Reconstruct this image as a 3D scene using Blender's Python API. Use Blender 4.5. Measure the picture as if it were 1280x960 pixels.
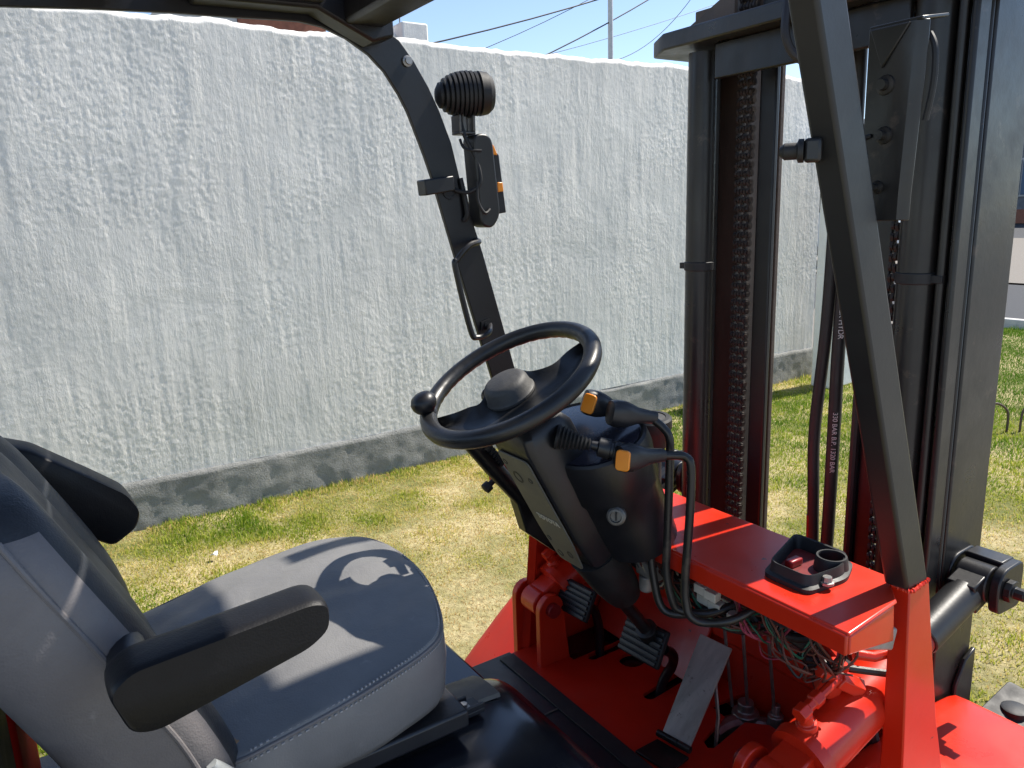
import bpy, bmesh, math, random
import numpy as np
from mathutils import Vector, Matrix
random.seed(7); rng = np.random.default_rng(11)
sc = bpy.context.scene
for o in list(bpy.data.objects): bpy.data.objects.remove(o)
col = sc.collection
H = 1.75          # ground is z=0; heights of the machine below are measured from the eye level datum and lifted by H
# ------------------------------------------------------------------ camera
cam = bpy.data.objects.new('camera', bpy.data.cameras.new('camera')); col.objects.link(cam)
R = Matrix(((0.83260, 0.14967, -0.53326), (-0.55284, 0.16593, -0.81660), (-0.03373, 0.97471, 0.22090)))
cam.matrix_world = Matrix.Translation((0, 0, H)) @ R.to_4x4()
cam.data.sensor_width = 36.0; cam.data.lens = 962.0 / 1280 * 36
cam.data.clip_start = 0.05; cam.data.clip_end = 2000
sc.camera = cam
# ------------------------------------------------------------------ light
SUN_EL, SUN_AZ = math.radians(53), math.radians(-5.0)   # azimuth from +X towards +Y
sd = Vector((math.cos(SUN_EL) * math.cos(SUN_AZ), math.cos(SUN_EL) * math.sin(SUN_AZ), math.sin(SUN_EL)))
w = bpy.data.worlds.new('World'); sc.world = w; w.use_nodes = True
nt = w.node_tree; sky = nt.nodes.new('ShaderNodeTexSky'); sky.sky_type = 'NISHITA'; sky.sun_disc = False
sky.sun_elevation = SUN_EL; sky.sun_rotation = math.pi / 2 - SUN_AZ; sky.altitude = 2200; sky.air_density = 1.0; sky.dust_density = 0.15; sky.ozone_density = 1.6
bg = nt.nodes['Background']; bg.inputs[1].default_value = 0.115
hs = nt.nodes.new('ShaderNodeHueSaturation'); hs.inputs['Saturation'].default_value = .92; nt.links.new(sky.outputs[0], hs.inputs['Color']); nt.links.new(hs.outputs[0], bg.inputs[0])
sl = bpy.data.lights.new('sun', 'SUN'); sl.energy = 4.6; sl.angle = math.radians(0.5); sl.color = (1, 0.94, 0.84)
so = bpy.data.objects.new('sun', sl); col.objects.link(so); so.rotation_euler = sd.to_track_quat('Z', 'Y').to_euler(); so.location = (5, -2, 8)
sc.view_settings.view_transform = 'Standard'; sc.view_settings.look = 'None'; sc.view_settings.gamma = 1; sc.view_settings.exposure = 0.95
sc.view_settings.use_curve_mapping = False

# ------------------------------------------------------------------ materials
class NT:
    def __init__(s, name):
        s.m = bpy.data.materials.new(name); s.m.use_nodes = True; s.t = s.m.node_tree; s.b = s.t.nodes['Principled BSDF']
        s.tc = s.n('ShaderNodeTexCoord').outputs['Object']
    def n(s, t, **k):
        x = s.t.nodes.new(t)
        for a, v in k.items(): setattr(x, a, v)
        return x
    def l(s, a, b): s.t.links.new(a, b)
    def noise(s, scale, detail=4, rough=.55, stretch=None, dist=0.0):
        v = s.tc
        if stretch:
            mp = s.n('ShaderNodeMapping'); s.l(v, mp.inputs[0]); mp.inputs['Scale'].default_value = stretch; v = mp.outputs[0]
        x = s.n('ShaderNodeTexNoise'); s.l(v, x.inputs['Vector']); x.inputs['Scale'].default_value = scale
        x.inputs['Detail'].default_value = detail; x.inputs['Roughness'].default_value = rough; x.inputs['Distortion'].default_value = dist
        return x.outputs[0]
    def ramp(s, f, stops):
        r = s.n('ShaderNodeValToRGB'); s.l(f, r.inputs[0]); e = r.color_ramp.elements
        while len(e) < len(stops): e.new(.5)
        for i, (p, c) in enumerate(stops):
            e[i].position = p; e[i].color = (*c, 1) if len(c) == 3 else c
        return r.outputs[0]
    def mix(s, f, a, b):
        x = s.n('ShaderNodeMix', data_type='RGBA')
        if isinstance(f, float): x.inputs[0].default_value = f
        else: s.l(f, x.inputs[0])
        for i, v in ((6, a), (7, b)):
            if isinstance(v, tuple): x.inputs[i].default_value = (*v, 1)
            else: s.l(v, x.inputs[i])
        return x.outputs[2]
    def math(s, op, a, b):
        x = s.n('ShaderNodeMath', operation=op)
        for i, v in ((0, a), (1, b)):
            if isinstance(v, (int, float)): x.inputs[i].default_value = v
            else: s.l(v, x.inputs[i])
        return x.outputs[0]
    def bump(s, h, strength=.3, dist=.01):
        x = s.n('ShaderNodeBump'); x.inputs['Strength'].default_value = strength; x.inputs['Distance'].default_value = dist
        s.l(h, x.inputs['Height']); s.l(x.outputs[0], s.b.inputs['Normal'])
    def base(s, c):
        if isinstance(c, tuple): s.b.inputs['Base Color'].default_value = (*c, 1)
        else: s.l(c, s.b.inputs['Base Color'])
    def rough(s, r):
        if isinstance(r, (int, float)): s.b.inputs['Roughness'].default_value = r
        else: s.l(r, s.b.inputs['Roughness'])
    def grey(s, f, lo, hi): return s.ramp(f, [(.3, (lo,) * 3), (.7, (hi,) * 3)])

def gen(name, c1, c2, r1, r2, scale=8, metal=0.0, coat=0.0, bump=0.0, bscale=60, spots=None, stretch=None):
    k = NT(name)
    c = k.ramp(k.noise(scale, 6, .62, stretch), [(.32, c1), (.68, c2)])
    if spots:
        f = k.ramp(k.noise(scale * 3.1, 8, .7), [(spots[1], (0, 0, 0)), (min(spots[1] + .1, .99), (1, 1, 1))])
        c = k.mix(f, c, spots[0])
    k.base(c); k.rough(k.grey(k.noise(scale * 1.7, 5, .6), r1, r2))
    if name.startswith('red_'):                      # scuffs, dust film and chips of a repainted machine
        du = k.ramp(k.noise(2.3, 7, .68, None, .7), [(.50, (0, 0, 0)), (.74, (.26,) * 3)]); c2_ = k.mix(du, k.b.inputs['Base Color'].links[0].from_socket, (.36, .07, .05))
        sc1 = k.ramp(k.noise(34, 4, .7, (1, .12, 1)), [(.70, (0, 0, 0)), (.76, (.7,) * 3)]); c2_ = k.mix(sc1, c2_, (.20, .02, .018))
        ch = k.ramp(k.noise(26, 3, .5), [(.73, (0, 0, 0)), (.75, (.9,) * 3)]); k.base(k.mix(ch, c2_, (.06, .03, .028)))
    k.b.inputs['Metallic'].default_value = metal; k.b.inputs['Coat Weight'].default_value = coat; k.b.inputs['Coat Roughness'].default_value = .12
    if bump: k.bump(k.noise(bscale, 5, .6), bump, .004)
    return k.m

M = {}
M['black_paint'] = gen('black_paint', (.003, .003, .0045), (.007, .007, .0095), .34, .48, 6, bump=.08, bscale=90, spots=((.05, .05, .05), .74))
M['mast_steel'] = gen('mast_steel', (.0095, .0089, .0086), (.028, .0252, .0232), .24, .44, 7, metal=.1, bump=.08, bscale=70, spots=((.06, .045, .036), .60), stretch=(1, 1, .12))
M['pillar_grey'] = gen('pillar_grey', (.011, .011, .0118), (.017, .0172, .018), .36, .46, 6, bump=.05, bscale=120, spots=((.07, .07, .07), .78))
M['rusty_steel'] = gen('rusty_steel', (.06, .042, .033), (.12, .082, .062), .45, .7, 9, metal=.2, bump=.25, bscale=80, spots=((.12, .06, .035), .66), stretch=(1, 1, .2))
M['chain'] = gen('chain_steel', (.020, .015, .013), (.048, .034, .028), .6, .8, 30, metal=.0, bump=.2, spots=((.12, .06, .04), .64))
M['red_paint'] = gen('red_paint', (.56, .020, .005), (.64, .028, .007), .26, .40, 5, coat=.1, bump=.05, bscale=35, spots=((.40, .03, .025), .75))
M['red_floor'] = gen('red_floor_paint', (.54, .018, .006), (.64, .025, .008), .28, .45, 7, coat=.1, bump=.08, bscale=45, spots=((.25, .02, .02), .72))
M['red_matt'] = gen('red_matt_paint', (.45, .012, .008), (.55, .016, .01), .7, .85, 6)
M['red_matt'].node_tree.nodes['Principled BSDF'].inputs['Specular IOR Level'].default_value = .1
M['red_chip'] = gen('recess_red', (.12, .008, .008), (.2, .012, .012), .4, .6, 12, spots=((.01, .01, .01), .56))
M['dark_red'] = gen('dark_red_paint', (.22, .008, .012), (.28, .012, .014), .3, .45, 6)
M['rubber'] = gen('black_rubber', (.008, .008, .009), (.016, .016, .017), .5, .68, 14, bump=.1, spots=((.05, .048, .045), .7))
M['wheel_rubber'] = gen('steering_rubber', (.009, .009, .010), (.016, .016, .017), .3, .45, 16, bump=.08, spots=((.05, .05, .05), .7))
M['plastic'] = gen('black_plastic', (.009, .009, .011), (.017, .017, .020), .32, .46, 10, bump=.07, bscale=160, spots=((.05, .05, .048), .74))
M['column_plastic'] = gen('dusty_column_plastic', (.085, .083, .070), (.115, .112, .093), .5, .62, 12, bump=.12, bscale=200, spots=((.09, .085, .07), .72))
M['hub_plastic'] = gen('hub_plastic', (.035, .034, .034), (.06, .058, .056), .5, .65, 18, bump=.2, bscale=90)
M['gauge_glass'] = gen('gauge_glass', (.018, .017, .026), (.03, .028, .04), .14, .3, 9, coat=.5)
M['hood_paint'] = gen('hood_black_gloss', (.007, .007, .010), (.012, .012, .016), .14, .30, 5, coat=.5, bump=.04, bscale=30, spots=((.05, .045, .04), .72))
M['hood_dusty'] = gen('hood_dusty', (.05, .045, .038), (.085, .075, .062), .4, .6, 14, bump=.1)
M['mat'] = gen('floor_mat', (.006, .007, .010), (.012, .013, .018), .35, .5, 10, bump=.1, spots=((.04, .04, .042), .72))
M['worn_metal'] = gen('worn_pedal_metal', (.32, .285, .24), (.52, .475, .41), .45, .65, 12, metal=.0, bump=.12, spots=((.07, .055, .045), .60), stretch=(.5, 2.5, 1))
M['steel'] = gen('bare_steel', (.22, .21, .2), (.4, .39, .37), .3, .5, 25, metal=.8, bump=.1, spots=((.12, .1, .08), .62))
M['zinc_box'] = gen('dirty_aluminium', (.2, .19, .17), (.38, .36, .33), .4, .6, 25, metal=.3, bump=.3, spots=((.12, .03, .03), .64))
M['orange'] = gen('orange_lens', (.75, .22, .012), (.85, .29, .02), .25, .4, 12, coat=.3)
M['white_plastic'] = gen('connector_plastic', (.42, .39, .32), (.56, .52, .44), .45, .6, 30, spots=((.25, .2, .15), .66))
M['hose'] = gen('hydraulic_hose', (.014, .012, .012), (.03, .025, .024), .4, .6, 12, bump=.1, spots=((.07, .05, .045), .68), stretch=(1, 1, .2))
M['orange_hose'] = gen('corrugated_hose', (.24, .045, .02), (.36, .07, .03), .4, .6, 20)
M['wood'] = gen('bare_plywood', (.20, .11, .05), (.36, .2, .09), .6, .8, 14, bump=.2, stretch=(1, 6, 6))
M['print_white'] = gen('white_print', (.62, .6, .57), (.75, .73, .7), .5, .6, 40)
M['print_dim'] = gen('faded_print', (.42, .40, .32), (.55, .52, .42), .5, .6, 60)
M['dull_steel'] = gen('dull_steel', (.08, .075, .07), (.15, .145, .135), .35, .5, 25, metal=.5, bump=.1)
M['grease'] = gen('black_grease', (.004, .004, .004), (.01, .009, .008), .15, .3, 20, bump=.3)
for nm, c in (('brown', (.13, .035, .022)), ('black', (.01, .01, .01)), ('green', (.01, .11, .06)), ('pink', (.4, .05, .09)), ('cream', (.42, .36, .24)), ('grey', (.09, .085, .08))):
    M['wire_' + nm] = gen('wire_' + nm, tuple(v * .7 for v in c), tuple(v * .9 for v in c), .4, .55, 20)
def vinyl(name, c1, c2, grain=.22):
    k = NT(name); c = k.ramp(k.noise(7, 5, .6), [(.3, c1), (.7, c2)])
    f = k.ramp(k.noise(30, 9, .75), [(.62, (0, 0, 0)), (.8, (1, 1, 1))]); k.base(k.mix(f, c, tuple(min(1, v * 1.5) for v in c2)))
    k.rough(k.grey(k.noise(16, 4), .40, .55)); v = k.n('ShaderNodeTexVoronoi'); v.inputs['Scale'].default_value = 420; k.l(k.tc, v.inputs['Vector'])
    h = k.math('ADD', k.math('MULTIPLY', v.outputs[0], .25), k.math('MULTIPLY', k.noise(22, 5, .6, None, .8), 1.6)); k.bump(h, grain, .004); return k.m
M['seat_vinyl'] = vinyl('seat_grey_vinyl', (.135, .134, .135), (.185, .182, .18))
M['seat_dark'] = vinyl('seat_bolster_vinyl', (.014, .016, .020), (.023, .026, .031))
M['seat_side'] = vinyl('seat_side_vinyl', (.115, .106, .108), (.165, .152, .15))
M['armrest'] = vinyl('armrest_vinyl', (.005, .005, .0065), (.010, .010, .0115), .12)
M['armrest'].node_tree.nodes['Principled BSDF'].inputs['Specular IOR Level'].default_value = .25
M['piping'] = gen('grey_piping', (.2, .21, .21), (.3, .31, .31), .35, .5, 30)
M['thread'] = gen('grey_thread', (.24, .24, .25), (.31, .31, .32), .6, .7, 40)

# ------------------------------------------------------------------ mesh helpers
class B:
    def __init__(s): s.v = []; s.f = []
    def add(s, vs, fs):
        n = len(s.v); s.v += [Vector(v) for v in vs]; s.f += [[i + n for i in f] for f in fs]; return s
    def box(s, x0, x1, y0, y1, z0, z1):
        return s.add([(x, y, z) for x in (x0, x1) for y in (y0, y1) for z in (z0, z1)],
                     [(0, 1, 3, 2), (4, 6, 7, 5), (0, 4, 5, 1), (2, 3, 7, 6), (0, 2, 6, 4), (1, 5, 7, 3)])
    def obox(s, c, ax, ay, az, hx, hy, hz):
        c = Vector(c); ax, ay, az = (Vector(a).normalized() for a in (ax, ay, az))
        return s.add([c + ax * hx * i + ay * hy * j + az * hz * k for i in (-1, 1) for j in (-1, 1) for k in (-1, 1)],
                     [(0, 1, 3, 2), (4, 6, 7, 5), (0, 4, 5, 1), (2, 3, 7, 6), (0, 2, 6, 4), (1, 5, 7, 3)])
    def loft(s, rings, closed=True, caps=(True, True)):
        n = len(rings[0]); vs = [p for r in rings for p in r]; fs = []
        for i in range(len(rings) - 1):
            for j in range(n if closed else n - 1):
                a, b = i * n + j, i * n + (j + 1) % n; fs.append((a, b, b + n, a + n))
        if closed:
            if caps[0]: fs.append(tuple(reversed(range(n))))
            if caps[1]: fs.append(tuple(range((len(rings) - 1) * n, len(rings) * n)))
        return s.add(vs, fs)
    def prism(s, poly, ext):
        e = Vector(ext); return s.loft([[Vector(p) for p in poly], [Vector(p) + e for p in poly]])
    def tube(s, pts, r, seg=10, smooth=0, caps=True, up=None):
        P = [Vector(p) for p in pts]
        if smooth: P = spline(P, smooth)
        rs = r if isinstance(r, list) else [r] * len(P)
        if len(rs) != len(P): rs = list(np.interp(np.linspace(0, 1, len(P)), np.linspace(0, 1, len(rs)), rs))
        T = [(P[min(i + 1, len(P) - 1)] - P[max(i - 1, 0)]).normalized() for i in range(len(P))]
        a = T[0].orthogonal().normalized(); rings = []
        for p, t, rr in zip(P, T, rs):
            a = (a - t * a.dot(t)).normalized(); b = t.cross(a)
            rings.append([p + (a * math.cos(q) + b * math.sin(q)) * rr for q in (2 * math.pi * j / seg for j in range(seg))])
        return s.loft(rings, caps=(caps, caps))
    def lathe(s, o, axis, prof, seg=24):                 # prof: list of (distance along axis, radius)
        o = Vector(o); t = Vector(axis).normalized(); a = t.orthogonal().normalized(); b = t.cross(a)
        return s.loft([[o + t * d + (a * math.cos(q) + b * math.sin(q)) * max(r, 1e-4) for q in (2 * math.pi * j / seg for j in range(seg))] for d, r in prof])
def spline(P, k=6):
    P = [Vector(p) for p in P]; out = []
    for i in range(len(P) - 1):
        p0, p1, p2, p3 = P[max(i - 1, 0)], P[i], P[i + 1], P[min(i + 2, len(P) - 1)]
        for j in range(k):
            t = j / k; out.append(.5 * (2 * p1 + (p2 - p0) * t + (2 * p0 - 5 * p1 + 4 * p2 - p3) * t * t + (3 * p1 - p0 - 3 * p2 + p3) * t ** 3))
    return out + [P[-1]]
def rpoly(pts, r=.01, k=4):                              # round the corners of a closed polygon of Vectors
    P = [Vector(p) for p in pts]; out = []; n = len(P)
    for i in range(n):
        a, b, c = P[i - 1], P[i], P[(i + 1) % n]; d1 = min(r, (a - b).length * .45); d2 = min(r, (c - b).length * .45)
        s0, s1 = b + (a - b).normalized() * d1, b + (c - b).normalized() * d2
        for j in range(k + 1):
            t = j / k; out.append(s0 * (1 - t) ** 2 + b * 2 * t * (1 - t) + s1 * t * t)
    return out

def link(name, mesh, parent=None):
    o = bpy.data.objects.new(name, mesh); col.objects.link(o)
    if parent: o.parent = parent
    return o
def wloc(o):
    v = Vector((0, 0, 0))
    while o: v += o.location; o = o.parent
    return v
def depth(o):
    n = 0
    while o.parent: o = o.parent; n += 1
    return n
def build(name, b, mat, parent=None, label=None, bevel=0, seg=2, lift=True, angle=35, sub=0, stuff=False):
    while parent and depth(parent) > 1: parent = parent.parent      # thing > part > sub-part, no deeper
    off = wloc(parent) if parent else Vector((0, 0, 0)); up = Vector((0, 0, H if lift else 0))
    V = [v + up for v in b.v]
    c = Vector((0, 0, 0))
    for v in V: c += v
    c /= max(len(V), 1)
    me = bpy.data.meshes.new(name); me.from_pydata([v - c for v in V], [], b.f)
    bm = bmesh.new(); bm.from_mesh(me); bmesh.ops.recalc_face_normals(bm, faces=bm.faces); bm.to_mesh(me); bm.free()
    me.materials.append(M[mat] if isinstance(mat, str) else mat)
    me.polygons.foreach_set('use_smooth', [True] * len(me.polygons)); me.set_sharp_from_angle(angle=math.radians(angle))
    o = link(name, me, parent); o.location = c - off
    if bevel:
        m = o.modifiers.new('bevel', 'BEVEL'); m.width = bevel; m.segments = seg; m.limit_method = 'ANGLE'; m.angle_limit = math.radians(40)
    if sub:
        m = o.modifiers.new('subsurf', 'SUBSURF'); m.levels = sub; m.render_levels = sub
    if label: o['label'] = label
    if stuff: o['kind'] = 'stuff'
    return o
def tag(o, label, cat, group=None):
    o['label'] = label; o['category'] = cat
    if group: o['group'] = group
    return o
def empty(name, loc, label=None, cat=None, group=None, parent=None):
    o = bpy.data.objects.new(name, None); col.objects.link(o); o.location = loc; o.empty_display_size = .1
    if parent: o.parent = parent
    if label: tag(o, label, cat, group)
    return o

# ------------------------------------------------------------------ lattice noise on arrays
def lat(u, v, seed):
    g = np.random.default_rng(seed).random((64, 64)); iu, iv = np.floor(u).astype(int), np.floor(v).astype(int); fu, fv = u - iu, v - iv
    fu = fu * fu * (3 - 2 * fu); fv = fv * fv * (3 - 2 * fv); a = lambda i, j: g[i % 64, j % 64]
    return (a(iu, iv) * (1 - fu) + a(iu + 1, iv) * fu) * (1 - fv) + (a(iu, iv + 1) * (1 - fu) + a(iu + 1, iv + 1) * fu) * fv
def fbm(u, v, seed, oct=4, gain=.5):
    s = 0; a = 1; t = 0
    for i in range(oct): s = s + a * lat(u * 2 ** i + 7.3 * i, v * 2 ** i + 3.1 * i, seed + i); t += a; a *= gain
    return s / t

# ================================================================== SETTING
def ground_mesh(name, x0, x1, y0, y1, z, mat, nx=1, ny=1):
    b = B(); xs = np.linspace(x0, x1, nx + 1); ys = np.linspace(y0, y1, ny + 1)
    b.add([(x, y, z) for x in xs for y in ys], [(i * (ny + 1) + j, (i + 1) * (ny + 1) + j, (i + 1) * (ny + 1) + j + 1, i * (ny + 1) + j + 1) for i in range(nx) for j in range(ny)])
    o = build(name, b, mat, lift=False); o['kind'] = 'structure'; return o
k = NT('lawn_soil'); n1 = k.noise(1.3, 6, .6); n2 = k.noise(28, 6, .7)
c = k.ramp(n2, [(.3, (.24, .18, .085)), (.5, (.46, .38, .19)), (.7, (.60, .51, .28))]); g = k.ramp(k.noise(18, 5, .7), [(.35, (.10, .12, .025)), (.65, (.24, .23, .06))])
k.base(k.mix(k.ramp(n1, [(.42, (0, 0, 0)), (.58, (1, 1, 1))]), c, g)); k.rough(.95); k.bump(k.noise(45, 6, .7), .9, .03); M['soil'] = k.m
ground_mesh('ground', -700, 900, -700, 900, -.03, gen('dry_earth', (.2, .17, .11), (.3, .26, .18), .9, .95, .5))
ground_mesh('lawn', -4, 11.0, -6, 4.95, 0, 'soil', 4, 4)
k = NT('street_paving'); n = k.noise(30, 6, .7); k.base(k.ramp(n, [(.3, (.13, .115, .10)), (.7, (.21, .19, .165))])); k.rough(.9); k.bump(n, .4, .01); M['paving'] = k.m
k = NT('shaded_asphalt'); n = k.noise(60, 6, .7); k.base(k.ramp(n, [(.3, (.028, .030, .036)), (.7, (.05, .052, .058))])); k.rough(.9); k.bump(n, .4, .01); M['asphalt'] = k.m  # tree shadow on the road is put into this dark bluish colour
ground_mesh('unseen_fill_apron', -60, 11.0, -14, -.9, .012, gen('fill_concrete', (.26, .255, .245), (.36, .35, .335), .85, .95, 3, bump=.3))  # unseen pale slab behind the camera, added as neutral fill for near faces
ground_mesh('driveway', 6.9, 11.0, 4.95, 14, .004, 'paving')
ground_mesh('road', 11.1, 16.5, -30, 40, -.012, 'asphalt')
ground_mesh('pavement', 16.5, 33, -40, 60, .02, 'paving')
ground_mesh('side_road', 33, 48.6, -40, 60, -.012, 'asphalt')
b = B(); b.box(11.0, 11.13, -14, 4.95, -.05, .12); o = build('kerb', b, gen('kerb_concrete', (.42, .41, .39), (.56, .55, .52), .8, .9, 12, bump=.3), lift=False, bevel=.012); o['kind'] = 'structure'

# ---- the rendered wall
WX0, WX1, WZ0, WZ1, WY = -2.4, 6.72, .29, 2.835, 4.75
k = NT('white_stucco')
big = k.noise(1.1, 4, .6); mid = k.noise(60, 6, .66, (1, 1, .42), .4); fib = k.noise(48, 5, .62, (1, 1, .09), .6); fine = k.noise(170, 4, .6)
mask = k.ramp(k.noise(1.7, 5, .62, None, .5), [(.40, (.25,) * 3), (.62, (1,) * 3)])
hh = k.math('ADD', k.math('MULTIPLY', k.math('ADD', mid, k.math('MULTIPLY', fib, .7)), mask), k.math('MULTIPLY', fine, .16))
cc = k.ramp(big, [(.3, (.72, .695, .66)), (.7, (.81, .785, .745))]); st = k.ramp(k.noise(9, 6, .7, (1, 1, .06), .4), [(.56, (0, 0, 0)), (.85, (.45,) * 3)])
cc = k.mix(k.ramp(k.noise(2.6, 6, .65, (1, 1, .35), .8), [(.43, (0, 0, 0)), (.7, (.75,) * 3)]), cc, (.58, .58, .565)); cc = k.mix(st, cc, (.66, .62, .55)); pit = k.ramp(k.noise(46, 3, .5, (1, 1, .5)), [(.70, (0, 0, 0)), (.80, (.6,) * 3)])
k.base(k.mix(pit, cc, (.42, .42, .42))); k.rough(.85); k.bump(hh, .55, .010); M['stucco'] = k.m
k = NT('plinth_cement'); f1 = k.noise(3, 8, .7, None, .6); f2 = k.noise(26, 8, .72); cc = k.ramp(f1, [(.3, (.21, .21, .20)), (.5, (.25, .25, .238)), (.72, (.33, .325, .305))])
k.base(k.mix(k.ramp(f2, [(.55, (0, 0, 0)), (.72, (.8,) * 3)]), cc, (.12, .12, .11))); k.rough(.9); k.bump(k.math('ADD', f2, k.noise(90, 5, .7)), .6, .012); M['plinth'] = k.m
k = NT('white_masonry_paint'); k.base(k.ramp(k.noise(5, 6, .65), [(.3, (.74, .74, .72)), (.7, (.85, .845, .82))])); k.rough(.75); k.bump(k.noise(35, 6, .7), .35, .01); M['white_paint'] = k.m
wall = empty('boundary_wall', (2.2, WY, 0), 'long white roughcast garden wall with a grey cement base behind the forklift', 'wall')
nx, nz = 1250, 380
X, Z = np.meshgrid(np.linspace(WX0, WX1, nx), np.linspace(WZ0, WZ1, nz), indexing='ij')
relief = np.clip((fbm(X * 1.5, Z * 1.5, 5) - .40) * 4, .12, 1)
g2 = .35 + .65 * np.clip((fbm(X * 2.3, Z * 1.6, 6, 3) - .36) * 4, 0, 1)                      # troweled patches carry less grain
d = (fbm(X * 1.1, Z * .7, 21, 3) - .5) * .012 + (fbm(X * 20, Z * 12, 31, 2, .6) - .5) * .0012 * relief + (fbm(X * 74, Z * 50, 36, 2, .7) - .5) * .0028 * g2 + (fbm(X * 15, Z * 1.5, 41, 4, .6) - .5) * .0045 + np.maximum(0, fbm(X * 64, Z * 44, 71, 2, .6) - .52) * .0026 * g2
rid = np.exp(-((X - (1.02 + .10 * np.sin(Z * 2.2 + 1.0) + .04 * (fbm(Z * 3, X * 0 + 2, 88) - .5))) / .045) ** 2) * np.clip((Z - 1.55) * 2, 0, 1) * np.clip((2.75 - Z) * 4, 0, 1); d += rid * .004
Y = WY - d - .02; top = (Z - WZ0) / (WZ1 - WZ0)
Z2 = Z + np.clip((top - .90) / .10, 0, 1) * (fbm(X * 5, Z * 0, 61, 4, .6) - .5) * .05 
Y = Y + np.clip(.03 - (WZ1 - Z), 0, .03) * .8
vs = np.stack([X, Y - WY, Z2], -1).reshape(-1, 3) - np.array([2.2, 0, 0])
i, j = np.meshgrid(np.arange(nx - 1), np.arange(nz - 1), indexing='ij'); a = (i * nz + j).ravel(); fs = np.stack([a, a + nz, a + nz + 1, a + 1], 1)
def np_mesh(name, vs, fs, mat):
    me = bpy.data.meshes.new(name); k = fs.shape[1]; me.vertices.add(len(vs)); me.vertices.foreach_set('co', vs.astype(np.float32).ravel())
    me.loops.add(fs.size); me.loops.foreach_set('vertex_index', fs.astype(np.int32).ravel()); me.polygons.add(len(fs))
    me.polygons.foreach_set('loop_start', np.arange(0, fs.size, k, dtype=np.int32)); me.polygons.foreach_set('loop_total', np.full(len(fs), k, np.int32))
    me.polygons.foreach_set('use_smooth', np.ones(len(fs), bool)); me.update(); me.validate(); me.materials.append(M[mat]); return me
link('render_coat', np_mesh('render_coat', vs, fs, 'stucco'), wall)
b = B(); b.box(WX0, WX1 - .03, WY + .045, WY + .22, 0, WZ1 - .06); build('wall_core', b, 'white_paint', wall, lift=False)
nx2, nz2 = 420, 16; X, Z = np.meshgrid(np.linspace(WX0, WX1 + .01, nx2), np.linspace(-.02, WZ0 + .012, nz2), indexing='ij')
Yp = -.035 - (fbm(X * 9, Z * 9, 15, 4, .6) - .5) * .02 + np.where(Z > WZ0, .03, 0); Zp = Z + np.where(Z > WZ0 - .03, (fbm(X * 3, Z * 0, 95) - .5) * .03, 0)
i, j = np.meshgrid(np.arange(nx2 - 1), np.arange(nz2 - 1), indexing='ij'); a = (i * nz2 + j).ravel()
link('cement_base', np_mesh('cement_base', np.stack([X - 2.2, Yp, Zp], -1).reshape(-1, 3), np.stack([a, a + nz2, a + nz2 + 1, a + 1], 1), 'plinth'), wall)

# ---- grass: blades
def blades(name, P, h, wd, tint, lean=.55):
    n = len(P); ang = rng.random(n) * 2 * np.pi; la = rng.random(n) * 2 * np.pi; ln = rng.random(n) * lean * h
    side = np.stack([np.cos(ang), np.sin(ang), np.zeros(n)], 1) * (wd / 2)[:, None]; tip = np.stack([np.cos(la) * ln, np.sin(la) * ln, h * (1 - .25 * (ln / h) ** 2)], 1)
    midp = P + tip * np.array([.38, .38, .58]); v = np.stack([P - side, P + side, midp - side * .75, midp + side * .75, P + tip], 1).reshape(-1, 3)
    base = np.arange(n)[:, None] * 5; f = np.concatenate([base + np.array([0, 1, 3]), base + np.array([0, 3, 2]), base + np.array([2, 3, 4])])
    me = np_mesh(name, v, f, 'grass_blade'); at = me.attributes.new('tint', 'FLOAT', 'POINT'); at.data.foreach_set('value', np.repeat(tint, 5).astype(np.float32))
    return link(name, me)
k = NT('grass_blade'); at = k.n('ShaderNodeAttribute', attribute_name='tint'); k.base(k.ramp(at.outputs['Fac'], [(0, (.085, .18, .012)), (.28, (.23, .32, .025)), (.5, (.43, .44, .065)), (.75, (.64, .53, .21)), (1, (.64, .44, .20))]))
k.rough(.6); k.b.inputs['Specular IOR Level'].default_value = .25; k.b.inputs['Transmission Weight'].default_value = 0
tr = k.n('ShaderNodeBsdfTranslucent'); k.l(k.b.inputs['Base Color'].links[0].from_socket, tr.inputs[0]); ad = k.n('ShaderNodeMixShader'); ad.inputs[0].default_value = .45
k.l(k.b.outputs[0], ad.inputs[1]); k.l(tr.outputs[0], ad.inputs[2]); k.l(ad.outputs[0], k.t.nodes['Material Output'].inputs[0]); M['grass_blade'] = k.m
def scatter(x0, x1, y0, y1, dens):
    n = int((x1 - x0) * (y1 - y0) * dens); return np.stack([x0 + rng.random(n) * (x1 - x0), y0 + rng.random(n) * (y1 - y0), np.zeros(n)], 1)
P = np.concatenate([scatter(-.6, 2.6, 2.2, 4.74, 13000), scatter(2.4, 6.9, 2.2, 4.74, 7500), scatter(2.2, 8.0, .7, 2.2, 8500), scatter(2.2, 9.1, -2.5, .7, 1200), scatter(6.9, 10.95, 2.2, 4.9, 5000)])
dry = fbm(P[:, 0] * 1.1, P[:, 1] * 1.1 + 9, 201, 4); dry2 = fbm(P[:, 0] * 5, P[:, 1] * 5, 207, 3)
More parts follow.
